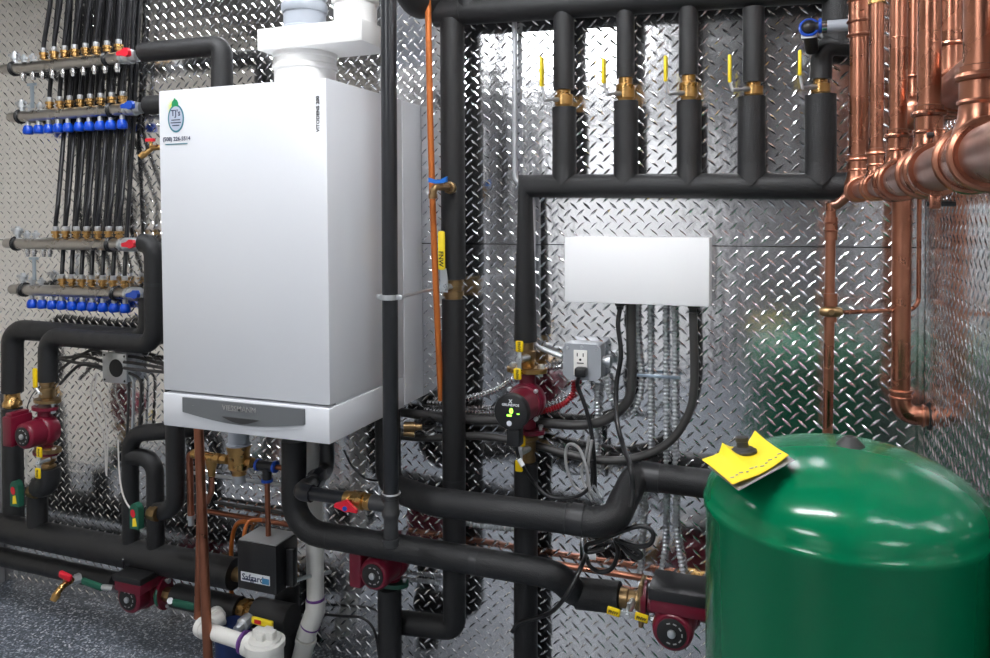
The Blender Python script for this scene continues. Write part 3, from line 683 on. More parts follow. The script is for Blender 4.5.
# fill valve train
zT = P(238,461,.22).z
t = thing('fill_valve', 'brass pressure fill valve with grey dome under the white boiler', 'valve', Q(238,zT-.05,.22))
a=Q(190,zT+.004,.22); b=Q(252,zT,.22); s=S(238,460,.22)
part('inlet_nipple', MB().lathe(Q(215,zT,.22),(1,0,0),[(0,.011),(2*s,.011),(2*s,.015),(7*s,.015),(7*s,.010),(9*s,.010),(9*s,.014),(16*s,.014)],8), M['brass'], t)
c=Q(239,zT,.22)
part('valve_body', MB().lathe(c+V((0,0,-.038)),(0,0,1),[(0,.02),(.012,.022),(.02,.03),(.045,.03),(.07,.031),(.075,.034),(.084,.034)],18), M['brass'], t)
part('dome', MB().lathe(c+V((0,0,.0462)),(0,0,1),[(0,.034),(.005,.034),(.008,.029),(.05,.028),(.07,.022)],20), M['pvcgrey'], t, 'grey plastic dome')
part('bottom_plug', MB().lathe(c+V((0,0,-.062)),(0,0,1),[(0,.016),(.004,.018),(.023,.018)],16), M['grey'], t)
part('outlet_nipple', MB().lathe(Q(245,zT,.22),(1,0,0),[(0,.016),(2*s,.016),(2*s,.012),(6*s,.012),(6*s,.015),(9*s,.015)],8), M['brass'], t)
t = thing('pipe_tee', 'black pipe tee with blue rings beside the brass fill valve', 'fitting', Q(267,zT-.04,.22))
a=Q(257,zT-.003,.22); b=Q(276,zT-.003,.22); c=Q(267,zT-.003,.22)
part('tee_body', MB().tube([a,b],.014,16).tube([c,c+V((0,0,-.04))],.013,16), M['plastic'], t)
for q,ax in ((a,(1,0,0)),(b-V((.006,0,0)),(1,0,0)),(c+V((0,0,-.044)),(0,0,1))): part('ring', MB().lathe(q,ax,[(0,.0165),(.007,.0165)],16), M['bluelever'], t, 'blue ring')
single('copper_pipe', MB().tube([c+V((0,0,-.0445)), P(268.5,545,.22)],.0075,12), M['copperdk'], 'short copper pipe dropping from the blue-ringed tee behind the black box', 'pipe')
single('copper_pipe', MB().tube([b+V((.001,0,0)), b+V((.07,0,0))],.0075,12), M['copperdk'], 'copper stub running right from the blue-ringed tee', 'pipe')
t = thing('copper_branch', 'brass tee and tarnished copper bends left of the brass fill valve', 'pipe', P(205,515,.22))
c=Q(211.5,zT,.22)
part('tee', MB().tube([Q(193,zT+.004,.22),Q(216,zT,.22)],.0135,14).lathe(c+V((0,0,.002)),(0,0,-1),[(0,.017),(.02,.017),(.035,.012),(.055,.0105)],14), M['brass'], t)
part('down_bend', MB().tube(fillet([c+V((0,0,-.055)),P(211.5,492,.22),P(204,508,.2),P(203,540,.18)],.03),.0085,12), M['copper'], t)
part('left_bend', MB().tube(fillet([Q(195,zT+.004,.22),Q(189.5,zT+.004,.22),P(191,515,.2)],.015),.010,12), M['copperdk'], t)
part('loose_end', MB().lathe(P(191,515,.2),(0,0,-1),[(0,.012),(.012,.012),(.013,.009),(.03,.009)],10), M['zinc'], t)
zc=P(230,515,.03).z
single('copper_pipe', MB().tube([Q(207,zc,.03),Q(298,zc,.03)],.008,12), M['copperdk'], 'tarnished copper pipe running level on the wall behind the black box', 'pipe')
single('copper_pipe', MB().tube(spline([Q(252,zc+.0,.055),P(238,523,.06),P(232,540,.05),P(231,570,.04),P(231.5,596,.04)],6),.007,10), M['orange'], 'bent orange copper tube dropping left of the black control box', 'pipe')
single('copper_pipe', MB().tube(spline([Q(262,zc+.02,.07),P(250,521,.09),P(245,530,.12),P(243,548,.12)],6),.006,10), M['orange'], 'short bent copper tube just above the black control box', 'pipe')
zc=P(230,478,.02).z
single('steel_conduit', MB().tube([Q(180,zc,.02),Q(300,zc,.02)],.006,10), M['zinc'], 'thin level steel conduit on the wall under the boiler', 'conduit')
zc=P(230,505,.02).z
single('steel_conduit', MB().tube([Q(215,zc,.018),Q(300,zc,.018)],.006,10), M['cable'], 'dark level conduit on the wall just above the level copper pipe', 'conduit')
# low-water control box
t = thing('control_box', 'black control box with white printed label under the boiler', 'electrical box', P(256,590,.24))
x0=P(237,560,.27).x; x1=P(276,560,.27).x; z0=P(256,592,.27).z; z1=P(256,544,.27).z; y0=YW-.27
part('cover', MB().bb((x0,y0,z0),(x1,y0+.10,z1),.005), M['plastic'], t)
part('top_plate', MB().bb((x0+.003,y0+.004,z1+.0004),(x1-.003,y0+.097,z1+.004),.001), M['trimgrey'], t)
la=P(241,571,.27); lb=P(270,586,.27)
lbx=part('label_plate', MB().bb((la.x,y0-.001,lb.z),(lb.x,y0+.0002,la.z)), M['label'], t, 'white printed label')
text('label_name', 'Safgard', (la.x+.040,y0-.0012,la.z-.014), (1,0,0),(0,0,1), .025, M['ink'], lbx, .0002, .0004)
mb=MB(); mb.bb((la.x+.005,y0-.0016,lb.z+.004),(la.x+.05,y0-.001,lb.z+.008)); part('label_print', mb, M['ink'], lbx)
part('label_badge', MB().bb((lb.x-.025,y0-.0016,lb.z+.002),(lb.x-.002,y0-.001,lb.z+.018)), M['labelblue'], lbx)
part('bracket', MB().bb((x1+.0005,y0+.04,z0+.01),(x1+.025,y0+.06,z1-.02),.002), M['plastic'], t)
flex_pts=[]
def flex(name,label,pts,r,m,rib=.0085,cat='conduit',seg=8,n=10,group=None):
    W=[P(*p) if not isinstance(p,V) else p for p in pts]
    W=resample(spline(W,seg) if len(W)>2 else [W[0],W[1]], rib/4)
    return single(name, MB().tube(W,[r*(1.17 if i%4 in(0,1) else .8) for i in range(len(W))],n), m, label, cat, group)
flex('flexible_conduit','thin braided silver lead right of the black control box',[(276,590,.22),(290,584,.22),(303,578,.18),(330,572,.03)],.005,M['zinc'],.008)
# dark vertical insulated drop behind it
run('insulated_pipe','black insulated riser low down between black box and white waste pipe',[(287,583,.06),(287,680,.06)],24,FOAM,ref=(287,640,.06))

# PVC waste
t = thing('waste_pipe', 'white plastic waste pipe dropping from the boiler and offset near floor', 'pipe', P(301,665,.12))
s=S(315,560,.12)
part('tube', MB().tube([P(314,436,.12),P(315.5,602,.12)],8.6*s,22), M['pvc'], t)
part('primer_ring', MB().tube([P(315.4,597.2,.12),P(315.5,600,.12)],9.3*s,22), M['purple'], t)
part('elbow', MB().tube(fillet([P(315.5,599.5,.12),P(315.5,610,.12),P(306,636,.12)],.03),[9.8*s]*10,22), M['pvc'], t)
part('primer_ring', MB().lathe(P(310.5,624.5,.12),P(306,636,.12)-P(310.5,624.5,.12),[(0,10.0*s),(1.6*s,10.0*s)],22), M['purple'], t)
part('hub', MB().lathe(P(306.5,638,.12),P(299,668,.12)-P(306.5,638,.12),[(0,10.6*s),(5*s,10.6*s),(5.2*s,9.6*s),(40*s,9.6*s)],22), M['pvc'], t)

# ---------- gas pipe ----------
GD=.38
t = thing('gas_pipe', 'black steel gas pipe standing in front of the boiler side', 'pipe', P(391,493,GD))
s=S(390,300,GD)
part('tube', MB().tube([P(388,-120,GD),P(391,497,GD)],7.9*s,24), M['steelblk'], t)
t = thing('gas_drip_leg', 'iron tee and capped drip leg at the bottom of the gas pipe', 'fitting', P(391,548,GD))
a=P(391,547,GD)
L=lambda y:(P(391,y,GD)-a).length
part('tee_body', MB().lathe(a,(0,0,1),[(L(517),8.3*s),(L(514),9.2*s),(L(511),9.2*s),(L(510),8.5*s),(L(498),8.5*s),(L(497),9.6*s),(L(492.5),9.8*s)],24).tube([P(391,505,GD),P(371,502.2,GD)],8*s,20), M['iron'], t)
part('tee_rim', MB().ring(P(391,493,GD),(0,0,1),8.9*s,1.0*s,28,8), M['zinc'], t)
part('nipple', MB().cyl(P(391,537,GD),P(391,516,GD),7.4*s,20), M['iron'], t)
part('cap', MB().lathe(a,(0,0,1),[(0,6.6*s),(1.5*s,7.9*s),(6*s,7.9*s),(6.2*s,8.8*s),(10*s,8.9*s)],20), M['iron'], t)
zg=P(372,502.3,GD).z
t = thing('gas_valve', 'brass gas valve with red butterfly handle left of the drip leg', 'valve', Q(358,zg-.02,GD))
a=Q(345.5,zg,GD); b=Q(372,zg,GD); l=(b-a).length
part('body', MB().lathe(a,(1,0,0),[(0,.019),(l*.2,.019),(l*.25,.015),(l*.3,.022),(l*.7,.022),(l*.75,.016),(l*.8,.020),(l*.99,.020)],10), M['brass'], t)
c=Q(353,zg-.006,GD)+V((0,-.022,0)); 
mb=MB(); mb.prism([(-.031,-.006),(-.029,.003),(-.012,.010),(0,.018),(.012,.010),(.030,.000),(.031,-.008),(.012,-.009),(0,-.012),(-.012,-.009)], c+V((0,-.006,.0)), (1,0,-.08),(.08,0,1), .008); h=part('handle', mb, M['redlever'], t)
part('handle_screw', MB().cyl(c+V((0,.012,-.003)),c+V((0,-.017,-.003)),.006,8), M['bluelever'], h)
t = thing('iron_gas_pipe', 'dark iron pipe running from the red-handled gas valve back up to boiler', 'pipe', Q(300,zg,GD))
e=Q(300,zg,GD); f=P(322,474,.2); g2=P(343,458,.08); 
part('tube', MB().tube([Q(345.2,zg,GD),e],.0165,18), M['steelblk'], t)
part('elbow', MB().tube(fillet([Q(312,zg,GD),e,e.lerp(f,.3)],.03),.0215,20), M['steelblk'], t)
part('rear_tube', MB().tube([e.lerp(f,.2),f],.0165,18), M['iron'], t)
part('union', MB().lathe(e.lerp(f,.55),f-e,[(0,.022),(.02,.026),(.05,.026),(.07,.022),(.1,.02)],8), M['steelblk'], t)
part('rear_elbow', MB().tube(fillet([e.lerp(f,.85),f+(f-e).normalized()*.05,V(((f+(f-e).normalized()*.05).x,(f+(f-e).normalized()*.05).y,BZ0-.0005))],.03),.021,18), M['iron'], t)
single('sensor_wire', MB().tube(spline([P(344,450,.2),P(352,466,.2),P(365,478,.2),P(380,481,.15)],6),.003,6), M['plastic'], 'thin black wire curving under the boiler toward the gas pipe', 'wire')
# clamp with rod
a=P(389.3,297,GD)
t = thing('pipe_clamp', 'steel ring clamp and rod holding the gas pipe beside the boiler', 'clamp', a)
mb=MB(); rr=8.4*s; mb.lathe(a-V((0,0,.006)),(0,0,1),[(0,rr),(0,rr+.003),(.012,rr+.003),(.012,rr)],28)
mb.box(a+V((rr+.008,0,0)),(.016,.012,.012),.002); mb.box(a-V((rr+.006,0,0)),(.012,.012,.012),.002); part('ring', mb, M['zinc'], t)
part('rod', MB().tube([a+V((rr+.01,0,.001)), P(436,288.5,.055)],.0042,10), M['zinc'], t)

# ---------- big black pipes across the middle ----------
run('insulated_pipe','fat black insulated pipe crossing the middle and stepping back behind the green tank',
    [V((P(388,460,.13).x,YW-.13,BZ0+.003)),(388.5,486,.13),(432,501.2,.235),(612,524.5,.24),(636,475,.06),(790,494,.06)], 29, FOAM, [.05,.12,.05,.04], ref=(520,511,.24), n=28,
    extra=[('elbow_cover',(572,518.6,.24),(585,520.5,.24),1.05,M['foamdk']),('elbow_cover',(641,475.7,.06),(660,478.3,.06),1.05,M['foamdk']),('tape_band',(566.5,517.9,.24),(568,518.1,.24),1.03,M['foamdk'])])
run('insulated_pipe','lower fat black insulated pipe sweeping from the boiler underside right to low red pump',
    [(294,440,.22),(294,530,.22),(556,574.5,.22),(575,592.5,.13),(605,597,.13)], 26.5, FOAM, [.085,.05,.03], ref=(450,553,.22), n=28,
    extra=[('seam_band',(473,560.3,.22),(480,561.5,.22),1.015,M['foamdk']),('seam_band',(330,536.5,.22),(331.5,536.7,.22),1.02,M['foamdk']),('thick_sleeve',(577,593,.13),(620,597.5,.13),1.12,FOAM)])
# pump at lower right by the tank
zP=P(640,600.5,.13).z
t=thing('isolation_valve','bronze valve with two yellow tags left of the pump beside the tank','valve',Q(632,zP-.03,.13))
a=Q(620.5,zP,.13); b=Q(646,zP,.13); l=(b-a).length
part('body', MB().lathe(a,(1,0,0),[(0,.024),(l*.3,.024),(l*.35,.021),(l*.6,.021),(l*.65,.024),(l*.74,.024)],16), M['bronze'], t)
part('flange', MB().box(Q(646,zP,.13)+V((-.008,0,0)),(.012,.06,.105),.004), M['bronze'], t)
hub=P(628,613,.205); mb=MB(); mb.cyl(hub+V((0,.06,.0)),hub+V((0,-.012,0)),.009,12); mb.cyl(hub+V((0,-.012,0)),hub+V((0,-.018,0)),.005,6); mb.box(hub+V((0,-.006,0)),(.05,.004,.012),.001); mb.cyl(hub+V((.002,-.004,.006)),hub+V((.002,-.004,.026)),.0035,8)
hb=part('handle', mb, M['zinc'], t)
for px,py in ((613.5,611.5),(641.5,617.5)):
    c=P(px,py,.215); g=part('grip', MB().box(c,(.031,.007,.019),.003,0,Matrix.Rotation(R_(8),3,'Y')), M['yellow'], hb); text('grip_lettering','FNW',c+V((0,-.004,-.001)),(1,0,-.14),(.14,0,1),.010,M['black'],g,.0003,.0003)
pc=Q(679,zP,.13)
pump('dark red circulator pump with round dial beside the green tank', pc+V((-.0,0,.0)), (1,0,0), None, 1.0, tb=((.012,-.07,.062),(.125,.10,.05),M['red'],((0,-.0,.018),(.130,.105,.026),M['plastic'])), half=.08, mlen=.095)
# centre-left low pump
zq=P(384,570,.12).z
pc=P(392,559,.12)
pump('dark red pump half hidden under the lower fat pipe, with green flange', pc, (0,0,1), None, .94, half=.068, mlen=.085, greenflange=True, tb=((-.068,-.05,-.005),(.04,.09,.1),M['red'],None))
run('insulated_pipe','black insulated riser under the green-flanged pump',[(389.5,587,.12),(390,690,.12)],24,FOAM,ref=(390,620,.12))
# ---------- tall vertical run left of centre ----------
OD=.065
run('insulated_pipe','black insulated pipe hanging from the overhead pipe, above the yellow lever valve',[(452,20,OD),(453.5,279,OD)],24.5,FOAM,ref=(452,150,OD))
run('insulated_pipe','long black insulated pipe below the yellow lever valve, turning left near the floor',[(453.5,299,OD),(454.5,628,OD),(398,622,OD)],23.5,FOAM,.03,ref=(453,400,OD),
    extra=[('seam_band',(454,478,OD),(454,480,OD),1.02,M['foamdk'])])
t=thing('ball_valve','bronze ball valve with tall yellow lever on the black riser','valve',P(453.5,299,OD)); s=S(453,290,OD); a=P(453.5,299,OD)
part('body', MB().lathe(a,(0,0,1),[(.0005,9*s),(3*s,9*s),(3.2*s,10.5*s),(8*s,10.5*s),(8.5*s,9*s),(13*s,9*s),(13.2*s,10.2*s),(19.4*s,10.2*s)],14), M['bronze'], t)
c=P(444.5,287,OD+.045); mb=MB(); mb.cyl(c+V((.012,.04,0)),c+V((0,-.004,0)),.008,10); mb.lathe(c+V((0,-.006,0)),(0,-1,0),[(0,.011),(.006,.011),(.006,.006),(.01,.006)],6)
mb.prism([(-.011,-.014),(.011,-.014),(.012,.018),(.007,.05),(-.009,.05)], c+V((0,-.002,0)),(1,0,0),(0,0,1),.003); ar=part('lever_arm', mb, M['zinc'], t)
q0=P(441,270,OD+.05); q1=P(441.5,231,OD+.05); 
gp_=part('lever_grip', MB().box((q0+q1)/2+V((.001,0,0)),(7.6*S(441,250,OD+.05),.010,(q1-q0).length),.005), M['tagyellow'], ar, 'yellow lever grip')
text('lever_lettering','FNW',(q0+q1)/2+V((.001,-.0053,-.022)),(0,0,-1),(1,0,0),.018,M['black'],gp_,.0003,.0004)
# overhead pipe, elbow at left
mbp=[P(440,13.5,OD),P(850,-14,OD)]
t=thing('insulated_pipe','thick black insulated overhead pipe along the top of the wall','pipe',mbp[0])
ro=13*S(500,10,OD)
part('insulation', MB().tube(mbp,ro,28), FOAM, t)
part('elbow_cover', MB().lathe(P(452,13,OD)-V((.058,0,0)),(1,0,0),[(0,.012),(.003,.026),(.010,.035),(.022,ro*1.04),(.09,ro*1.04)],28), FOAM, t)
part('branch_cover', MB().tube([P(470,11,OD),P(467,-30,OD)],ro,24), FOAM, t)
# dark rounded pipe end at top centre-left
run('insulated_pipe','rounded black insulated elbow at the top edge behind the thin orange pipe',[(406,-80,.16),(407,9,.16),(440,0,.03)],29,FOAM,.05,ref=(407,0,.16))
# thin orange copper pipe
single('copper_pipe', MB().tube(spline([P(427,-40,.12),P(428,0,.12),P(430.5,130,.12),P(434,240,.11),P(438,335,.10),P(441,400,.07)],6),.0085,12), M['orange'], 'thin orange copper pipe hanging beside the boiler, left of the black riser', 'pipe')
# hose bibb
t=thing('hose_bibb','small brass hose tap with blue butterfly handle on the black riser','tap',P(434,197,.16)); a=P(441,187,.15)
part('body', MB().tube(fillet([P(452,188,.095),P(441,187,.15),P(434,187,.17),P(433,197,.17)],.015),.0095,12).lathe(P(451,188,.10),P(446,187,.13)-P(451,188,.10),[(0,.017),(.012,.017),(.014,.013),(.02,.013)],8).lathe(P(433,194,.17),(0,0,-1),[(0,.012),(.012,.012)],12).cyl(a,a+V((0,0,.018)),.008,10), M['bronze'], t)
c=P(438,180.5,.155)
part('handle', MB().prism([(-.026,.008),(-.026,-.004),(-.008,-.008),(.008,-.008),(.024,-.004),(.026,.010),(.008,.002),(-.008,.002)], c+V((0,.006,0)),(1,0,0),(0,0,1),.010), M['bluehandle'], t)

# ---------- five drops and the collector ----------
RD=.065
drops=[(563.8,21,90,573,24,107.5),(625.5,18,78,636,24.5,101.5),(688.5,19,75.5,700,24.5,101),(753.5,21,82.5,763,27,97),(820.5,21,79.5,832,30,95)]
yel=[(542,57,86),(604,58.5,83),(666,56,81),(730,55,82),(800,50.5,75)]
names=['first','second','third','fourth','fifth']
for i,(x,wu,yv,xr,wl,yl) in enumerate(drops):
    top=-6 if i<4 else 40
    s=S(x,90,RD)
    if i<4: run('insulated_pipe',names[i]+' short black insulated drop from the left under the overhead pipe',[(x,top+14,RD),(x,yv,RD)],wu,FOAM,0,group='upper drops',ref=(x,60,RD))
    xl=x+ (0.5 if i<3 else -2 if i==3 else 0)
    run('insulated_pipe',names[i]+' lower black sleeve from the left, pointed into the collector pipe',[(xl,yl,RD),(xl,178,RD)],wl,FOAM,0,group='lower sleeves',ref=(x,140,RD))
    t=thing('ball_valve',names[i]+' brass ball valve from the left in the row of five','valve',P(x,yl,RD),'row of five brass valves')
    a=P(x,yl,RD); h=(yl-yv)*s
    part('body', MB().lathe(a,(0,0,1),[(.0004,7.5*s),(h*.12,8*s),(h*.15,9.3*s),(h*.7,9.3*s),(h*.75,6.8*s),(h*.998,6.8*s)],14), M['brass'], t)
    yx,y0,y1=yel[i]; hd=RD+.085
    hp_=P(x-10,yl-8,RD+.03)
    ar=part('lever_arm', MB().tube([P(x-4,yl-8,RD+.015),hp_],.006,8).tube([P(yx+2.5,yl-7,hd-.03),P(x-9,yl-8,RD+.03)],.004,8).tube([P(yx,y1,hd-.03),P(yx+2.5,yl-7,hd-.03)],.0035,8), M['zinc'], t)
    q0=P(yx,y1+1,hd-.03); q1=P(yx-.5,y0,hd-.03)
    part('lever_grip', MB().box((q0+q1)/2,(.0075,.022,(q1-q0).length),.003), M['tagyellow'], ar, 'yellow lever grip seen edge on')
t=thing('insulated_pipe','black insulated collector pipe under the five drops, bending down at its left end','pipe',P(525,340,RD))
rc=12.2*S(600,185,RD)
cp=[P(850,186,RD),P(525.5,186,RD),P(525.5,341,RD)]
part('insulation', MB().tube(cp,rc,28), FOAM, t)
for i,(x,wu,yv,xr,wl,yl) in enumerate(drops):
    s=S(x,180,RD); xl=x+ (0.5 if i<3 else -2 if i==3 else 0); c=P(xl,185.5,RD)
    # pointed saddle of the sleeve cut into the collector
    mb=MB(); n=20; rw=wl/2*s*1.005; vs=[];fs=[]
    rr=rc*1.01
    for k in range(n):
        an=2*math.pi*k/n; xx=math.cos(an)*rw; yy=math.sin(an)*rw
        zb=(rw-abs(xx))*-1.0+rc*.98
        vs+= [c+V((xx,yy,rc*1.0+.02)), c+V((xx,yy*1.12,max(zb,-.002)))]
    for k in range(n):
        j=(k+1)%n; fs.append((2*k,2*j,2*j+1,2*k+1))
    mb.add(vs,fs); part('tee_saddle', mb, FOAM, t)
# plumbing by the fifth drop
run('insulated_pipe','black insulated bend above the fifth valve joining from the right',[(870,47,.05),(822,44,RD),(820.5,79.5,RD)],21,FOAM,.03,ref=(820,65,RD))
run('insulated_pipe','black insulated pipe at top right behind the first copper riser',[(838,-60,.05),(838,20,.05),(838,47,.05)],30,FOAM,0,ref=(838,20,.05))
t=thing('pipe_tee','black fitting with blue rings at the end of the short grey pipe','fitting',P(808,38,.14)); c=P(809,28,.14)
part('body', MB().ball(c,.0175).tube([c,P(822,27,.14)],.012,14).tube([c,P(812,50,.09)],.015,14), M['plastic'], t)
part('ring', MB().ring(c+V((0,-.004,0)),(0,-1,.25),.0185,.0035,24,6), M['bluelever'], t,'blue ring'); part('ring', MB().lathe(P(818.5,26,.14),(1,0,0),[(0,.016),(.006,.016)],16), M['bluelever'], t,'blue ring')
part('white_band', MB().lathe(P(809,34,.135),(0,.25,-1),[(0,.0165),(.008,.0165)],16), M['label'], t)
t=thing('grey_pipe','short light grey pipe with chrome band left of the first copper riser','pipe',P(838,26,.14))
part('tube', MB().tube([P(827,26.5,.14),P(856,24.5,.14)],.013,16), M['pvcgrey'], t); part('band', MB().tube([P(822,26.8,.14),P(827,26.5,.14)],.0135,16), M['chrome'], t)
# white conduit behind, near first bend
run('steel_conduit','thin vertical steel conduit left of the collector pipe bend',[(514.5,20,.022),(515,178,.022),(533,200,.022),(533,345,.022),(562,357,.035)],5.2,M['zinc'],.03,ref=(515,100,.022),cat='conduit')

# ---------- main pump ----------
s=S(527,400,RD)
a=P(527,372,RD)
t=thing('isolation_valve','brass valve with two yellow tags above the red pump with green display','valve',a)
zt=P(526,342,RD).z; h=zt-a.z
part('body', MB().lathe(a,(0,0,1),[(.012,.020),(h*.3,.021),(h*.35,.024),(h*.7,.024),(h*.75,.018),(h-.0005,.018)],16), M['bronze'], t)
part('flange', MB().prism([(.055*math.cos(R_(x)),.034*math.sin(R_(x))) for x in range(0,360,15)], a+V((0,0,0.0005)),(1,0,0),(0,1,0),.011), M['brass'], t)
for x in (-.04,.04): part('bolt', MB().lathe(a+V((x,0,.0115)),(0,0,1),[(0,.009),(.008,.009),(.0085,.006),(.012,.005)],6), M['zinc'], t)
hub=P(520,359.5,RD+.055); mb=MB(); mb.cyl(hub+V((.01,.05,0)),hub+V((0,-.01,0)),.009,12); mb.cyl(hub+V((0,-.01,0)),hub+V((0,-.016,0)),.005,6); mb.box(hub+V((0,-.004,0)),(.011,.004,.05),.001)
hb=part('handle', mb, M['zinc'], t)
for px,py in ((519.5,346.5),(517.5,374)):
    c=P(px,py,RD+.062); g=part('grip', MB().box(c,(.021,.008,.029),.004), M['yellow'], hb); text('grip_lettering','FNW',c+V((0,-.0043,0)),(0,0,-1),(1,0,0),.011,M['black'],g,.0003,.0003)
pc=P(527.5,400.5,RD)
tp=pump('red circulator pump with black face and green lit display', pc, (0,0,1), None, .9, face='display', half=.089, mlen=.125)
fc=P(513,408,RD+.14)
part('power_plug', MB().box(P(515,433,RD+.11),(.036,.035,.062),.006), M['plastic'], tp)
b=P(528,428,RD)
t=thing('isolation_valve','brass valve with two yellow tags below the red pump with green display','valve',P(527,470,RD))
zb=P(527,461,RD).z; zt=pc.z-.090
part('body', MB().lathe(V((pc.x,pc.y,zb)),(0,0,1),[(0,.021),(.008,.021),(.02,.018),((zt-zb)*.5,.022),((zt-zb)*.8,.022),((zt-zb)*.85,.03),((zt-zb)-.001,.03)],16), M['bronze'], t)
hub=P(521,452,RD+.05); mb=MB(); mb.cyl(hub+V((.01,.045,0)),hub+V((0,-.008,0)),.009,12); mb.box(hub+V((0,-.004,0)),(.011,.004,.05),.001); hb=part('handle', mb, M['zinc'], t)
for px,py in ((521.5,441),(519,466)):
    c=P(px,py,RD+.055); g=part('grip', MB().box(c,(.021,.008,.03),.004), M['yellow'], hb)
run('insulated_pipe','black insulated pipe running from the display pump straight down to the floor',[(526,461.5,RD),(525.5,690,RD)],24,FOAM,0,ref=(526,560,RD),
    extra=[('seam_band',(525.6,575,RD),(525.6,577,RD),1.02,M['foamdk'])])

# ---------- white control box, cables and outlet ----------
x0=P(564.3,270,.085).x; x1=P(709.5,270,.085).x; z1=P(638,237.5,.085).z; z0=P(638,304.5,.085).z
t=thing('control_box','plain white wiring box mounted on the tread plate wall','electrical box',((x0+x1)/2,YW-.04,z0))
part('cover', MB().bb((x0,YW-.085,z0),(x1,YW-.02,z1),.003), M['whitebox'], t)
part('back_plate', MB().bb((x0+.006,YW-.0195,z0+.006),(x1-.006,YW-.001,z1-.006),.002), M['whitebox'], t)
for px in (620,693): 
    q=P(px,305,.05); part('cable_gland', MB().lathe(V((q.x,q.y,z0-.0005)),(0,0,-1),[(0,.013),(.008,.013),(.009,.010),(.018,.009)],12), M['plastic'], t)
def cable(name,label,pts,r,m,cat='cable',seg=8,group=None):
    W=[P(*p) if not isinstance(p,V) else p for p in pts]
    return single(name, MB().tube(spline(W,seg),r,10), m, label, cat, group)
g1=P(620,305,.05); g2_=P(693,305,.05); g1.z=g2_.z=z0-.019
cable('power_cable','thin black cord dropping from the left gland of the white box to coil',[g1,P(618,325,.055),(621,355,.06),(616.5,385,.06),(617,420,.09),(623,445,.15),(630,465,.31),(633,490,.32),(631,507,.33)],.006,M['plastic'])
cable('power_cable','thick black cable curving from the right gland of the white box down left',[g2_,P(693.5,330,.05),(694,385,.05),(688,415,.05),(668,443,.05),(635,458,.05),(600,460,.05),(560,452,.05),(530,444,.045),(480,436,.04),(430,438,.035),(400,436,.035)],.0105,M['cable'])
cable('power_cable','thick black cable dropping from under the white box and curving left behind pump',[V((P(631,305,.035).x,YW-.035,z0-.001)),P(631,340,.035),(631.5,385,.035),(625,405,.035),(605,420,.035),(580,425,.035),(545,423,.035),(520,420,.03),(480,420,.03),(440,417,.03),(400,412,.03)],.0125,M['cable'])
for i,(x,y,dd) in enumerate(((637,393,.018),(650,452,.018),(665.5,466,.02),(674.5,466,.022))):
    pts=[V((P(x-(0 if i<3 else 2),305,dd).x,YW-dd,z0-.001)),P(x,330,dd),P(x+(.5 if i else 2),y-20,dd),P(x+.5,y,dd)]
    if i==0: pts[-1]=P(641,380,dd); pts[-2]=P(638.5,355,dd); pts+= [P(639,398,dd),P(632,412,dd),P(621,418,dd)]
    flex('flexible_conduit',ORD[i]+' ribbed steel conduit from the left hanging under the white box',pts,.0063,M['zinc'],.0100,group='ribbed conduits under the white box')
for i,(pts) in enumerate(([(645,488,.018),(642,540,.018),(639,578,.018)],[(666,490,.02),(665,540,.02),(662,565,.03),(656,592,.08)],[(676,490,.02),(676,530,.02),(684,580,.02)])):
    flex('flexible_conduit',['left','middle','right'][i]+' ribbed conduit emerging below the stepped-back black pipe',pts,.0063,M['zinc'],.0100)
flex('flexible_conduit','rib-wound steel conduit from box to behind the display pump tags',[(428,403,.02),(455,402,.02),(490,393,.02),(512,381,.03),(530,374,.03),(548,368,.03),(563,366,.03)],.0074,M['chrome'],.0105)
flex('flexible_conduit','rib-wound steel conduit ending behind the display pump face, lower one',[(425,410,.02),(455,412,.02),(500,413,.03),(530,413,.03),(555,405,.03),(566,400,.03)],.0068,M['chrome'],.0105)
flex('armored_cable','red banded armored cable curving down from the grey outlet box',[(574,381,.03),(573,393,.03),(565,403,.045),(552,409,.045),(540,412,.05)],.007,M['redcable'],.008,cat='cable')
flex('flexible_conduit','ribbed conduit dropping from the outlet box bottom',[(597,384,.03),(597,420,.016),(596,455,.016),(595,478,.016)],.0063,M['zinc'],.0100)
flex('flexible_conduit','ribbed conduit curling from the outlet box right side',[(606,377,.03),(608,390,.03),(613,402,.02),(625,405,.016),(637,397,.014)],.0063,M['zinc'],.0100)
# wall clips strip
p=P(655,374,.004); single('cable_strap', MB().bb((P(636,374,.004).x,YW-.032,p.z-.004),(P(682,374,.004).x,YW-.029,p.z+.004),.001), M['tinblue'], 'thin steel strap across the ribbed conduits under the white box', 'clamp')
# brass/black connector left
t=thing('cable_connector','brass and black plug connectors on the wall below the boiler side','connector',P(408,432,.05))
part('plug', MB().lathe(P(404,427,.10),(1,.4,0),[(0,.014),(.03,.014),(.031,.010),(.05,.008)],12).lathe(P(404,433,.10),(1,.3,-.1),[(0,.009),(.03,.009)],10), M['bronze'], t)
mb=MB()
for i in range(8): mb.tube([P(417,428,.06),P(424+random.uniform(-4,6),424+random.uniform(-8,10),.05+random.uniform(-.02,.02)),P(436,428+random.uniform(-8,8),.03)],.003,6)
part('wires', mb, M['plastic'], t)
part('clip', MB().box(P(431,434,.03),(.03,.02,.014),.003), M['zinc'], t)
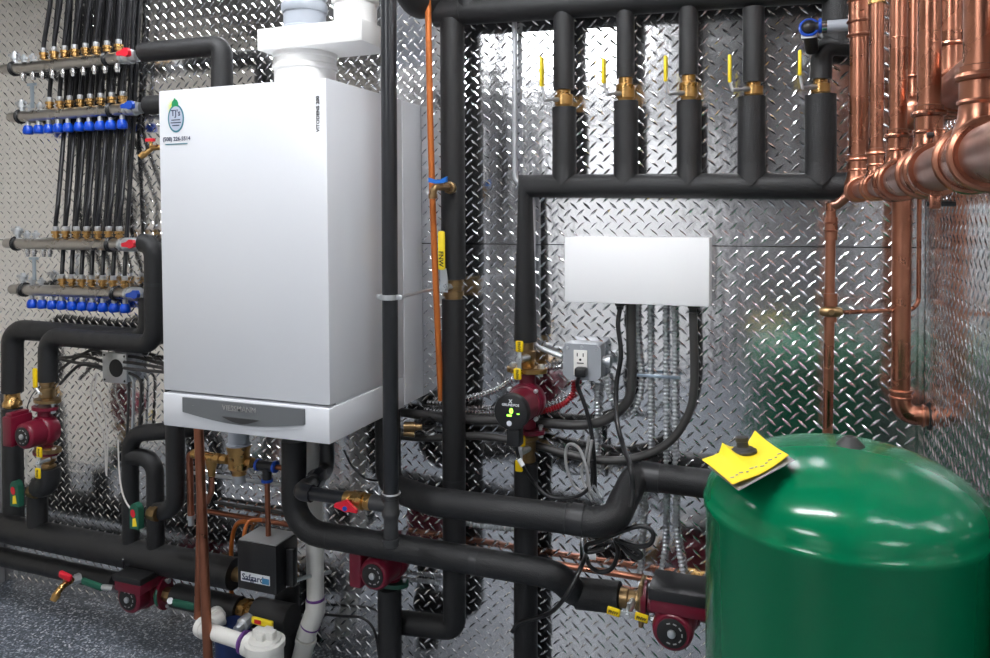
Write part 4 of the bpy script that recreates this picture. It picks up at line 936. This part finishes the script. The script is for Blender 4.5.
# outlet box
d0=.065; x0=P(563,358,d0).x; x1=P(601,358,d0).x; z1=P(582,344,d0).z; z0o=P(582,380,d0).z
t=thing('outlet_box','grey metal outlet box with white receptacle and black plug','outlet',((x0+x1)/2,YW-.03,z0o))
w_=x1-x0; h_=z1-z0o; k=.012
poly=[(k,0),(w_-k,0),(w_,k),(w_,h_-k),(w_-k,h_),(k,h_),(0,h_-k),(0,k)]
part('box', MB().bb((x0+.002,YW-d0+.006,z0o+.003),(x1-.002,YW-.001,z1-.001),.004), M['grey'], t)
cv=part('cover', MB().prism(poly,(x0,YW-d0+.006,z0o),(1,0,0),(0,0,1),.007), M['grey'], t)
for cx_,cz in ((x0+.012,z1-.012),(x1-.012,z1-.012),(x0+w_/2,z1-.008)): mb=MB(); mb.lathe((cx_,YW-d0-.001,cz),(0,-1,0),[(0,.0045),(.002,.0035)],8); part('screw', mb, M['zinc'], cv)
ox0=P(574,355,d0).x; ox1=P(587.5,355,d0).x; oz1=P(580,350,d0).z; oz0=P(580,375,d0).z
rc_=part('receptacle', MB().bb((ox0,YW-d0-.005,oz0),(ox1,YW-d0-.0005,oz1),.001), M['outlet'], t,'white receptacle')
ocx=(ox0+ox1)/2; ot=oz1-.012
mb=MB(); mb.bb((ocx-.009,YW-d0-.0056,ot-.004),(ocx-.0065,YW-d0-.0045,ot+.005)); mb.bb((ocx+.0065,YW-d0-.0056,ot-.004),(ocx+.009,YW-d0-.0045,ot+.005)); mb.lathe((ocx,YW-d0-.0045,ot-.012),(0,-1,0),[(0,.0032),(.0011,.0032)],12); mb.bb((ocx-.009,YW-d0-.0056,ot-.022),(ocx+.009,YW-d0-.0048,ot-.0195))
part('slots', mb, M['black'], rc_)
pl=P(582,372,d0+.02)
t2=thing('power_plug','black three-prong plug pushed into the white receptacle','plug',pl)
part('plug_body', MB().box(V((ocx+.006,YW-d0-.02,oz0+.012)),(.03,.028,.024),.005), M['plastic'], t2)
part('cord', MB().tube(spline([V((ocx+.002,YW-d0-.025,oz0+.002)),P(577.5,385,d0),P(583,400,d0),P(589,420,d0),P(593,445,d0),P(594.5,470,d0),P(595,492,d0)],7),.0055,10), M['plastic'], t2)
t3=thing('conduit_connector','silver conduit connector on the right side of the outlet box','connector',P(606,365,.04))
part('body', MB().lathe(V((x1-.001,YW-.035,(z0o+z1)/2)),(1,0,0),[(0,.013),(.008,.013),(.009,.017),(.02,.017),(.022,.012)],12), M['zinc'], t3)
# grey cable loops and black coil
cable('signal_cable','grey looped cable hanging below the outlet cord',[(592,440,.09),(588,465,.09),(586,490,.09),(575,487,.09),(567,468,.09),(566,450,.09),(571,444,.10),(580,450,.10),(587,470,.11),(590,490,.11),(593,500,.11)],.004,M['trimgrey'])
cable('signal_cable','thin grey cable looping closest to the outlet cord',[(589,436,.075),(586,455,.08),(582,470,.085),(584,484,.09),(592,496,.1)],.0035,M['trimgrey'])
cable('pump_cable','black pump cable curving from display pump under its yellow tag to the cords',[P(515,441,RD+.11),(518,455,RD+.1),(522,464,RD+.1),(532,480,.1),(548,496,.1),(570,498,.1),(585,492,.1),(592,480,.1),(592,460,.1)],.0045,M['plastic'])
single('cable_sheath', MB().tube([P(519,459,RD+.103),P(523,466,RD+.106)],.006,8), M['label'], 'white sheath on the cable below the display pump', 'cable sheath')
cable('cord_coil','coiled black cord hanging under the stepped black elbow',[(604,549,.17),(588,552,.17),(587,545,.18),(600,541,.20),(625,530,.20),(643,526,.20),(653,533,.20),(650,544,.20),(636,546,.19),(620,541,.18),(617,540,.17),(628,545,.17),(641,554,.17),(637,558,.16),(627,552,.16),(616,540,.16),(618,552,.15),(612,568,.15),(600,572,.15),(590,566,.15),(586,556,.14),(584,560,.20),(575,580,.25),(563,600,.25),(548,614,.12),(520,623,.10),(512,632,.10)],.0056,M['plastic'])
t=thing('steel_bracket','silver bracket on wall under the fat pipe elbow','bracket',P(583,556,.1)); part('arm', MB().box(P(583.5,547,.11),(.012,.03,.06),.002), M['chrome'], t); part('tab', MB().box(P(590,556,.11),(.03,.004,.016),.001), M['label'], t)
mb=MB()
for a,b in (((590,489,.1),(597,497,.16)),((588,494,.1),(592,501,.16)),((594,486,.1),(602,499,.16))): mb.tube([P(*a),P(*b)],.0035,6)
single('cable_tie', mb, M['zinc'], 'cut silver cable ends where the cords cross the fat elbow', 'cable')
zc=P(600,571,.03).z
single('copper_pipe', MB().tube([Q(400,zc+.0,.03),Q(676,zc,.03)],.0085,12), M['copper'], 'level copper pipe low on the wall behind the coil', 'pipe')
single('copper_pipe', MB().tube([Q(550,zc-.06,.02),Q(640,zc-.06,.02)],.0075,12), M['copper'], 'lower level copper pipe just above the thick black sleeve', 'pipe')
t=thing('brass_union','brass union at the right end of the low copper pipe, behind pump beside the tank','fitting',Q(690,zc,.03)); a=Q(676.2,zc,.03)
part('body', MB().lathe(a,(1,0,0),[(0,.012),(.02,.012),(.021,.016),(.04,.016),(.041,.012),(.1,.012)],12), M['brass'], t)
flex('flexible_conduit','horizontal ribbed conduit low on the wall behind the fat pipes',[(425,512,.02),(440,516,.02),(480,526,.02),(530,530,.02),(560,530,.02),(580,537,.02),(590,548,.02)],.0063,M['zinc'],.0100)
flex('flexible_conduit','thin level conduit under the low copper pipe left of the riser',[(400,578,.02),(440,583,.02)],.006,M['zinc'],.0085)
cable('floor_wire','thin black wire arching over the tread plate near floor behind the pumps',[(300,612,.03),(340,616,.03),(362,618,.03),(374,630,.03),(379,655,.03),(380,680,.03)],.004,M['plastic'])

# ---------- copper on the right ----------
HX=.15; HZ=H+.0455; HR=.0238
def hy(px,py=100): r=ray(px,py); return HX*r.y/r.x
t=thing('copper_header','fat horizontal copper header pipe along the right wall','pipe',(HX,1.3,HZ-HR))
r0=ray(859,100); Y0=1.775; X0_=r0.x/r0.y*Y0; HS=.0192
part('tube', MB().tube([V((X0_-.001,1.80,HZ)),V((HX,1.46,HZ)),V((HX,.30,HZ))],[HS,HS,HR],32) if False else MB().tube([V((HX,1.449,HZ)),V((HX,.30,HZ))],HR,32), M['copperheader'], t)
part('narrow_tube', MB().tube([V((X0_-.001,1.80,HZ)),V((HX,1.62,HZ)),V((HX,1.48,HZ)),V((HX,1.445,HZ))],[HS,HS,HS,HR],32), M['copperheader'], t)
part('reducer', MB().lathe((X0_-.002,1.8062,HZ),(-.05,1,0),[(0,HS+.002),(.006,HS+.001),(.026,.0135),(.040,.0125)],28), M['copper'], t)
risers=[(859,None,.0185),(876.5,hy(876.5),.0122),(898,hy(898),.0124),(929,hy(929),.0124),(981,hy(981),.0135)]
r0=ray(859,100); Y0=1.775; X0_=r0.x/r0.y*Y0
def bead(mb,o,ax,r,b=.0035): mb.ring(o,ax,r,b,28,8)
def riser_parts(t, x, y, r, ztop, collar=True):
    part('tube', MB().cyl((x,y,HZ+HR+.03),(x,y,ztop),r,24), M['copper'], t)
def tee(t, x, y, r, w=.045, HR=HR):
    mb=MB(); mb.lathe((x,y+w,HZ),(0,-1,0),[(0,HR+.0005),(0,HR+.003),(2*w,HR+.003),(2*w,HR+.0005)],32)
    mb.lathe((x,y,HZ),(0,0,1),[(HR*.6,r+.010),(HR+.008,r+.004),(HR+.02,r+.0028),(HR+.052,r+.0028),(HR+.0525,r)],28)
    for k in (-1,1): bead(mb,(x,y+k*w*.86,HZ),(0,1,0),HR+.0035,.0042)
    bead(mb,(x,y,HZ+HR+.043),(0,0,1),r+.0030,.0038)
    bead(mb,(x,y,HZ+HR+.022),(0,0,1),r+.0022,.0025)
    part('tee_fitting', mb, M['copper'], t)
rl=['first and thickest copper riser from the left on the copper header','second and thinnest copper riser from the left on the copper header','third copper riser from the left on the copper header','fourth copper riser from the left on the copper header','rightmost near copper riser on the copper header']
for i,(px,y,r) in enumerate(risers):
    x=HX
    if y is None: y=Y0; x=X0_
    tee(t,x if i==0 else HX,y,r,.04 if i else .03, HS if i<2 else HR)
    hr = HS if i<2 else HR
    q=thing('copper_pipe',rl[i],'pipe',(x,y,HZ+hr+.053),'copper risers')
    part('tube', MB().cyl((x,y,HZ+hr+.053),(x,y,ZC-.001),r,28), M['copper'], q)
    if i==0:
        zt=P(859,16,YW-y).z
        mb=MB(); mb.lathe((x,y,zt-.045),(0,0,1),[(0,r),(0,r+.003),(.11,r+.003),(.11,r)],28)
        for z in (zt-.04,zt-.012,zt+.03): bead(mb,(x,y,z),(0,0,1),r+.003,.0035)
        part('coupling', mb, M['copper'], q)
    if i==1:
        zt=P(876,2,YW-y).z; part('union', MB().lathe((x,y,zt-.004),(0,0,1),[(0,r+.001),(0,r+.0035),(.01,r+.0035),(.012,r+.002),(.06,r+.002)],8), M['brass'], q)
    if i==2: 
        mb=MB(); bead(mb,(x,y,P(898,38,YW-y).z),(0,0,1),r+.0002,.0008); part('solder_ring', mb, M['copperdk'], q)
# header end: reducer and small branch down
e=V((HX,1.80,HZ))
t2=thing('copper_pipe','thin copper drop pipe with round union in front of the tank reflection','pipe',P(829,440,.10))
y8=YW-.13
a=P(831,206,.122); 
part('crossover', MB().tube(fillet([V((X0_-.0042,1.8468,HZ)),V((X0_-.0045,a.y,HZ)),a+V((.012,0,.003)),a],.010),.0115,16), M['copperheader'], t2)
part('drop_tube', MB().tube([a+V((0,0,.006)),P(827.5,452,.13)],.0108,16), M['copper'], t2)
mb=MB(); 
mb.lathe(P(831,240,.13),(0,0,1),[(0,.0108),(0,.0135),(.018,.0135),(.02,.016),(.022,.0135),(.036,.0135),(.038,.016),(.04,.0135),(.05,.0135),(.05,.0108)],18)
part('coupling', mb, M['copper'], t2); mb=MB(); mb.lathe(P(830.5,306,.13),(0,0,1),[(0,.0108),(0,.0145),(.028,.0145),(.028,.0108)],18); part('coupling', mb, M['copper'], t2); mb=MB(); mb.lathe(P(830.3,322,.13),(0,0,1),[(0,.0108),(0,.0135),(.012,.0135),(.012,.0108)],18)
part('coupling', mb, M['copper'], t2)
c=P(831,311.5,.13)
part('union', MB().lathe(c+V((-.024,-.006,0)),(1,0,0),[(0,.006),(.004,.010),(.016,.0125),(.032,.0125),(.044,.010),(.048,.006)],16).lathe(c+V((0,-.016,0)),(0,-1,0),[(0,.008),(.004,.006)],10), M['bronze'], t2)
single('copper_pipe', MB().tube(fillet([c+V((.0245,-.006,0)),P(912,309.5,.075),P(918.5,303,.06),P(919.5,190,.06),P(919.5,120,.06)],.022),.0048,10), M['copper'], 'thin copper tube running right from the round union then up the corner', 'pipe')
# pipe elbowed into the right wall
t3=thing('copper_pipe','copper pipe elbowing into the right wall behind the green tank','pipe',P(900,395,.08))
xa=P(900.5,395,.085); xt=P(903,150,.085); rr=.0195
end=V((XR-.0005,xa.y,P(912,415,.085).z))
part('tube', MB().tube([V((xa.x,xa.y,xa.z)),V((xa.x,xa.y,ZC-.001))],rr,24), M['copper'], t3)
part('elbow', MB().tube(fillet([V((xa.x,xa.y,xa.z+.012)),V((xa.x,xa.y,end.z)),end],.03),rr+.002,24), M['copper'], t3)
mb=MB(); bead(mb,V((xa.x,xa.y,xa.z+.010)),(0,0,1),rr+.002,.0035); bead(mb,V((xa.x,xa.y,xa.z-.004)),(0,0,1),rr+.002,.003); bead(mb,end-V((.012,0,0)),(1,0,0),rr+.002,.0035); part('press_beads', mb, M['copper'], t3)
part('wall_hole', MB().lathe(end-V((.0022,0,0)),(1,0,0),[(0,rr+.004),(0,rr+.010),(.0018,rr+.010)],24), M['dark'], t3)
# second, higher header behind
t4=thing('copper_header','second copper header higher up behind the rightmost riser','pipe',(.21,.9,1.5))
HX2=.215; yq=PX(951,85,HX2).y; z2=PX(955,92,HX2).z
part('tube', MB().tube([V((HX2,yq-.02,z2)),V((HX2,.3,z2))],.027,28), M['copperheader'], t4)
mb=MB(); mb.lathe((HX2,yq+.0,z2),(0,-1,0),[(-.028,.010),(-.022,.024),(-.012,.0305),(.05,.0305),(.05,.027)],28); bead(mb,(HX2,yq-.03,z2),(0,1,0),.031,.004); bead(mb,(HX2,yq+.012,z2),(0,1,0),.031,.004)
mb.lathe((HX2,yq,z2),(0,0,1),[(.015,.02),(.035,.0165),(.055,.0162),(.09,.0162),(.09,.0143)],24); bead(mb,(HX2,yq,z2+.072),(0,0,1),.0165,.0035); part('elbow', mb, M['copper'], t4)
q=thing('copper_pipe','copper riser standing on the second higher header near the right edge','pipe',(HX2,yq,z2+.09)); part('tube', MB().cyl((HX2,yq,z2+.0905),(HX2,yq,ZC-.001),.0143,24), M['copper'], q)
xq=.215; yq2=PX(914,100,xq).y; zq2=PX(914,112,xq).z
q=thing('copper_pipe','copper riser with rounded tee half hidden left of the fourth riser','pipe',(xq,yq2,zq2)); 
part('tube', MB().cyl((xq,yq2,zq2+.06),(xq,yq2,ZC-.001),.0143,24), M['copper'], q)
mb=MB(); mb.ball((xq,yq2,zq2),.034); mb.lathe((xq,yq2,zq2),(0,0,1),[(.02,.02),(.04,.0165),(.06,.0165),(.08,.0165),(.08,.0143)],24); bead(mb,(xq,yq2,zq2+.065),(0,0,1),.0168,.0035); part('tee_fitting', mb, M['copper'], q)
# ring hanger on the header
yc=hy(937,180); 
q=thing('pipe_clamp','copper ring hanger around the copper header with bolts','clamp',(HX,yc,HZ-.05))
mb=MB(); mb.lathe((HX,yc+.006,HZ),(0,-1,0),[(0,HR+.0006),(0,HR+.005),(.012,HR+.005),(.012,HR+.0006)],32)
for k in (1,-1): mb.box((HX+.002*k,yc,HZ+(HR+.011)*k),(.012,.010,.018),.003); 
part('ring', mb, M['copper'], q)
mb=MB()
for k in (1,-1): mb.tube([(HX-.010,yc,HZ+(HR+.014)*k),(HX+.018,yc,HZ+(HR+.014)*k)],.003,8)
part('bolt', mb, M['iron'], q)

# ---------- green tank ----------
TX,TY,TR=.075,1.30,.2025; ZSH=.885; ZT=.985
t=thing('expansion_tank','large green expansion tank with domed top at lower right','tank',(TX,TY,0))
prof=[(0,TR-.02),(.01,TR-.012),(.06,TR-.012),(.07,TR-.002),(.08,TR)]
prof+=[(ZSH-.012,TR),(ZSH-.006,TR+.0032),(ZSH,TR+.0035),(ZSH+.004,TR+.0025),(ZSH+.007,TR)]
for i in range(1,19):
    a=i/18*math.pi/2; prof.append((ZSH+.007+(ZT-ZSH-.007)*math.sin(a), TR*math.cos(a) if i<18 else 0))
part('shell', MB().lathe((TX,TY,0),(0,0,1),prof,72), M['green'], t)
cc=PX(848,443,.0855) if False else V((TX+.013,TY,ZT-.002))
part('cap', MB().lathe(cc,(0,0,1),[(-.006,.0215),(.001,.0215),(.0145,.0085),(.0146,.006),(.0125,.005)],24), M['rubber'], t,'black rubber cap')
def dome(x,y):
    q=min(.999,math.hypot(x-TX,y-TY)/TR); return ZSH+.007+(ZT-ZSH-.007)*math.sqrt(1-q*q)
def P_dome(px,py):
    r=ray(px,py); k=.9
    for _ in range(600):
        k+=.0015; 
        q=V((r.x*k,r.y*k,r.z*k+H))
        if math.hypot(q.x-TX,q.y-TY)<TR and q.z<=dome(q.x,q.y): return q
    return V((r.x*1.25,r.y*1.25,r.z*1.25+H))
# yellow tag, pierced by the air valve
kn=P_dome(745,462)
part('air_valve', MB().lathe(kn+V((0,0,-.004)),(-.12,0,1),[(0,.008),(.0185,.008),(.019,.0205),(.0225,.0205),(.0245,.016),(.026,.0155),(.028,.0095),(.036,.0085),(.037,.010),(.043,.010),(.044,.007)],24), M['rubber'], t,'black air valve')
tag=thing('warning_tag','yellow printed warning tag pierced by the air valve on the tank','tag',kn+V((0,0,.006)))
cor=[(703,463),(733,486),(789,456),(757,437)]
nu=nv=10; nrm=V((-.3,0,1)).normalized()
u0=V((.8,.35,0)); 
C=[]
for (px,py) in cor:
    r=ray(px,py); o=V((0,0,H)); pl_=kn+nrm*.014
    k=(pl_-o).dot(nrm)/r.dot(nrm); C.append(o+r*k)
vs=[];fs=[]
for i in range(nu+1):
    for j in range(nv+1):
        a=i/nu; b=j/nv
        q=(C[0]*(1-a)+C[1]*a)*(1-b)+(C[3]*(1-a)+C[2]*a)*b
        fold=.014*math.exp(-((b-.42)/.07)**2)*(1-a)*1.0 ; curl=.014*max(0,b-.8)/.2*(1-a)*(1-a) + .006*max(0,.25-b)/.25*(1-a)
        vs.append(q+nrm*(fold+curl+.003*math.sin(5*b+2*a)))
for i in range(nu):
    for j in range(nv): k=i*(nv+1)+j; fs.append((k,k+nv+1,k+nv+2,k+1))
n0=len(vs); vs2=[v-nrm*.0012 for v in vs]
mb=MB(); mb.add(vs,fs); mb.add(vs2,[f[::-1] for f in fs]); sheet=part('sheet', mb, M['tagyellow'], tag)
mb=MB()
for k in range(11):
    b=.08+.085*k; a=.86-.02*(k%3)
    i=int(a*nu); q=((C[0]*(1-a)+C[1]*a)*(1-b)+(C[3]*(1-a)+C[2]*a)*b)+nrm*(.003*math.sin(5*b+2*a)+.0012+.014*math.exp(-((b-.42)/.07)**2)*(1-a))
    mb.box(q,(.0035,.004,.0008) if k%2 else (.006,.003,.0008),0,0,Matrix.Rotation(R_(-17),3,'Y'))
part('printed_marks', mb, M['trimgrey'], sheet)
mb=MB(); off=nrm*-.0045+V((.006,-.002,0)); q=[c_+off for c_ in C]
mb.add(q+[v-nrm*.001 for v in q],[(0,1,2,3),(7,6,5,4),(0,4,5,1),(1,5,6,2),(2,6,7,3),(3,7,4,0)]); part('backing_card', mb, M['trimgrey'], tag)

# ---------- camera, world, view ----------
cam=bpy.data.cameras.new('camera'); co=bpy.data.objects.new('camera',cam); COL.objects.link(co)
cam.sensor_fit='HORIZONTAL'; cam.sensor_width=36; cam.lens=F/990*36; cam.shift_y=-SH/990; cam.clip_start=.02
b=-_fw
co.matrix_world=Matrix(((CR.x,CU.x,b.x,0),(CR.y,CU.y,b.y,0),(CR.z,CU.z,b.z,H),(0,0,0,1)))
SC.camera=co
w=bpy.data.worlds.new('world'); SC.world=w; w.use_nodes=True
w.node_tree.nodes['Background'].inputs[0].default_value=(.5,.5,.5,1); w.node_tree.nodes['Background'].inputs[1].default_value=.05
vs_=SC.view_settings; vs_.view_transform='Standard'; vs_.look='None'; vs_.gamma=1; vs_.use_curve_mapping=False; vs_.exposure=1.25
try:
    SC.cycles.use_denoising=True; SC.cycles.max_bounces=10; SC.cycles.glossy_bounces=6; SC.cycles.diffuse_bounces=4
    SC.cycles.sample_clamp_indirect=6; SC.cycles.caustics_reflective=True
except Exception: pass
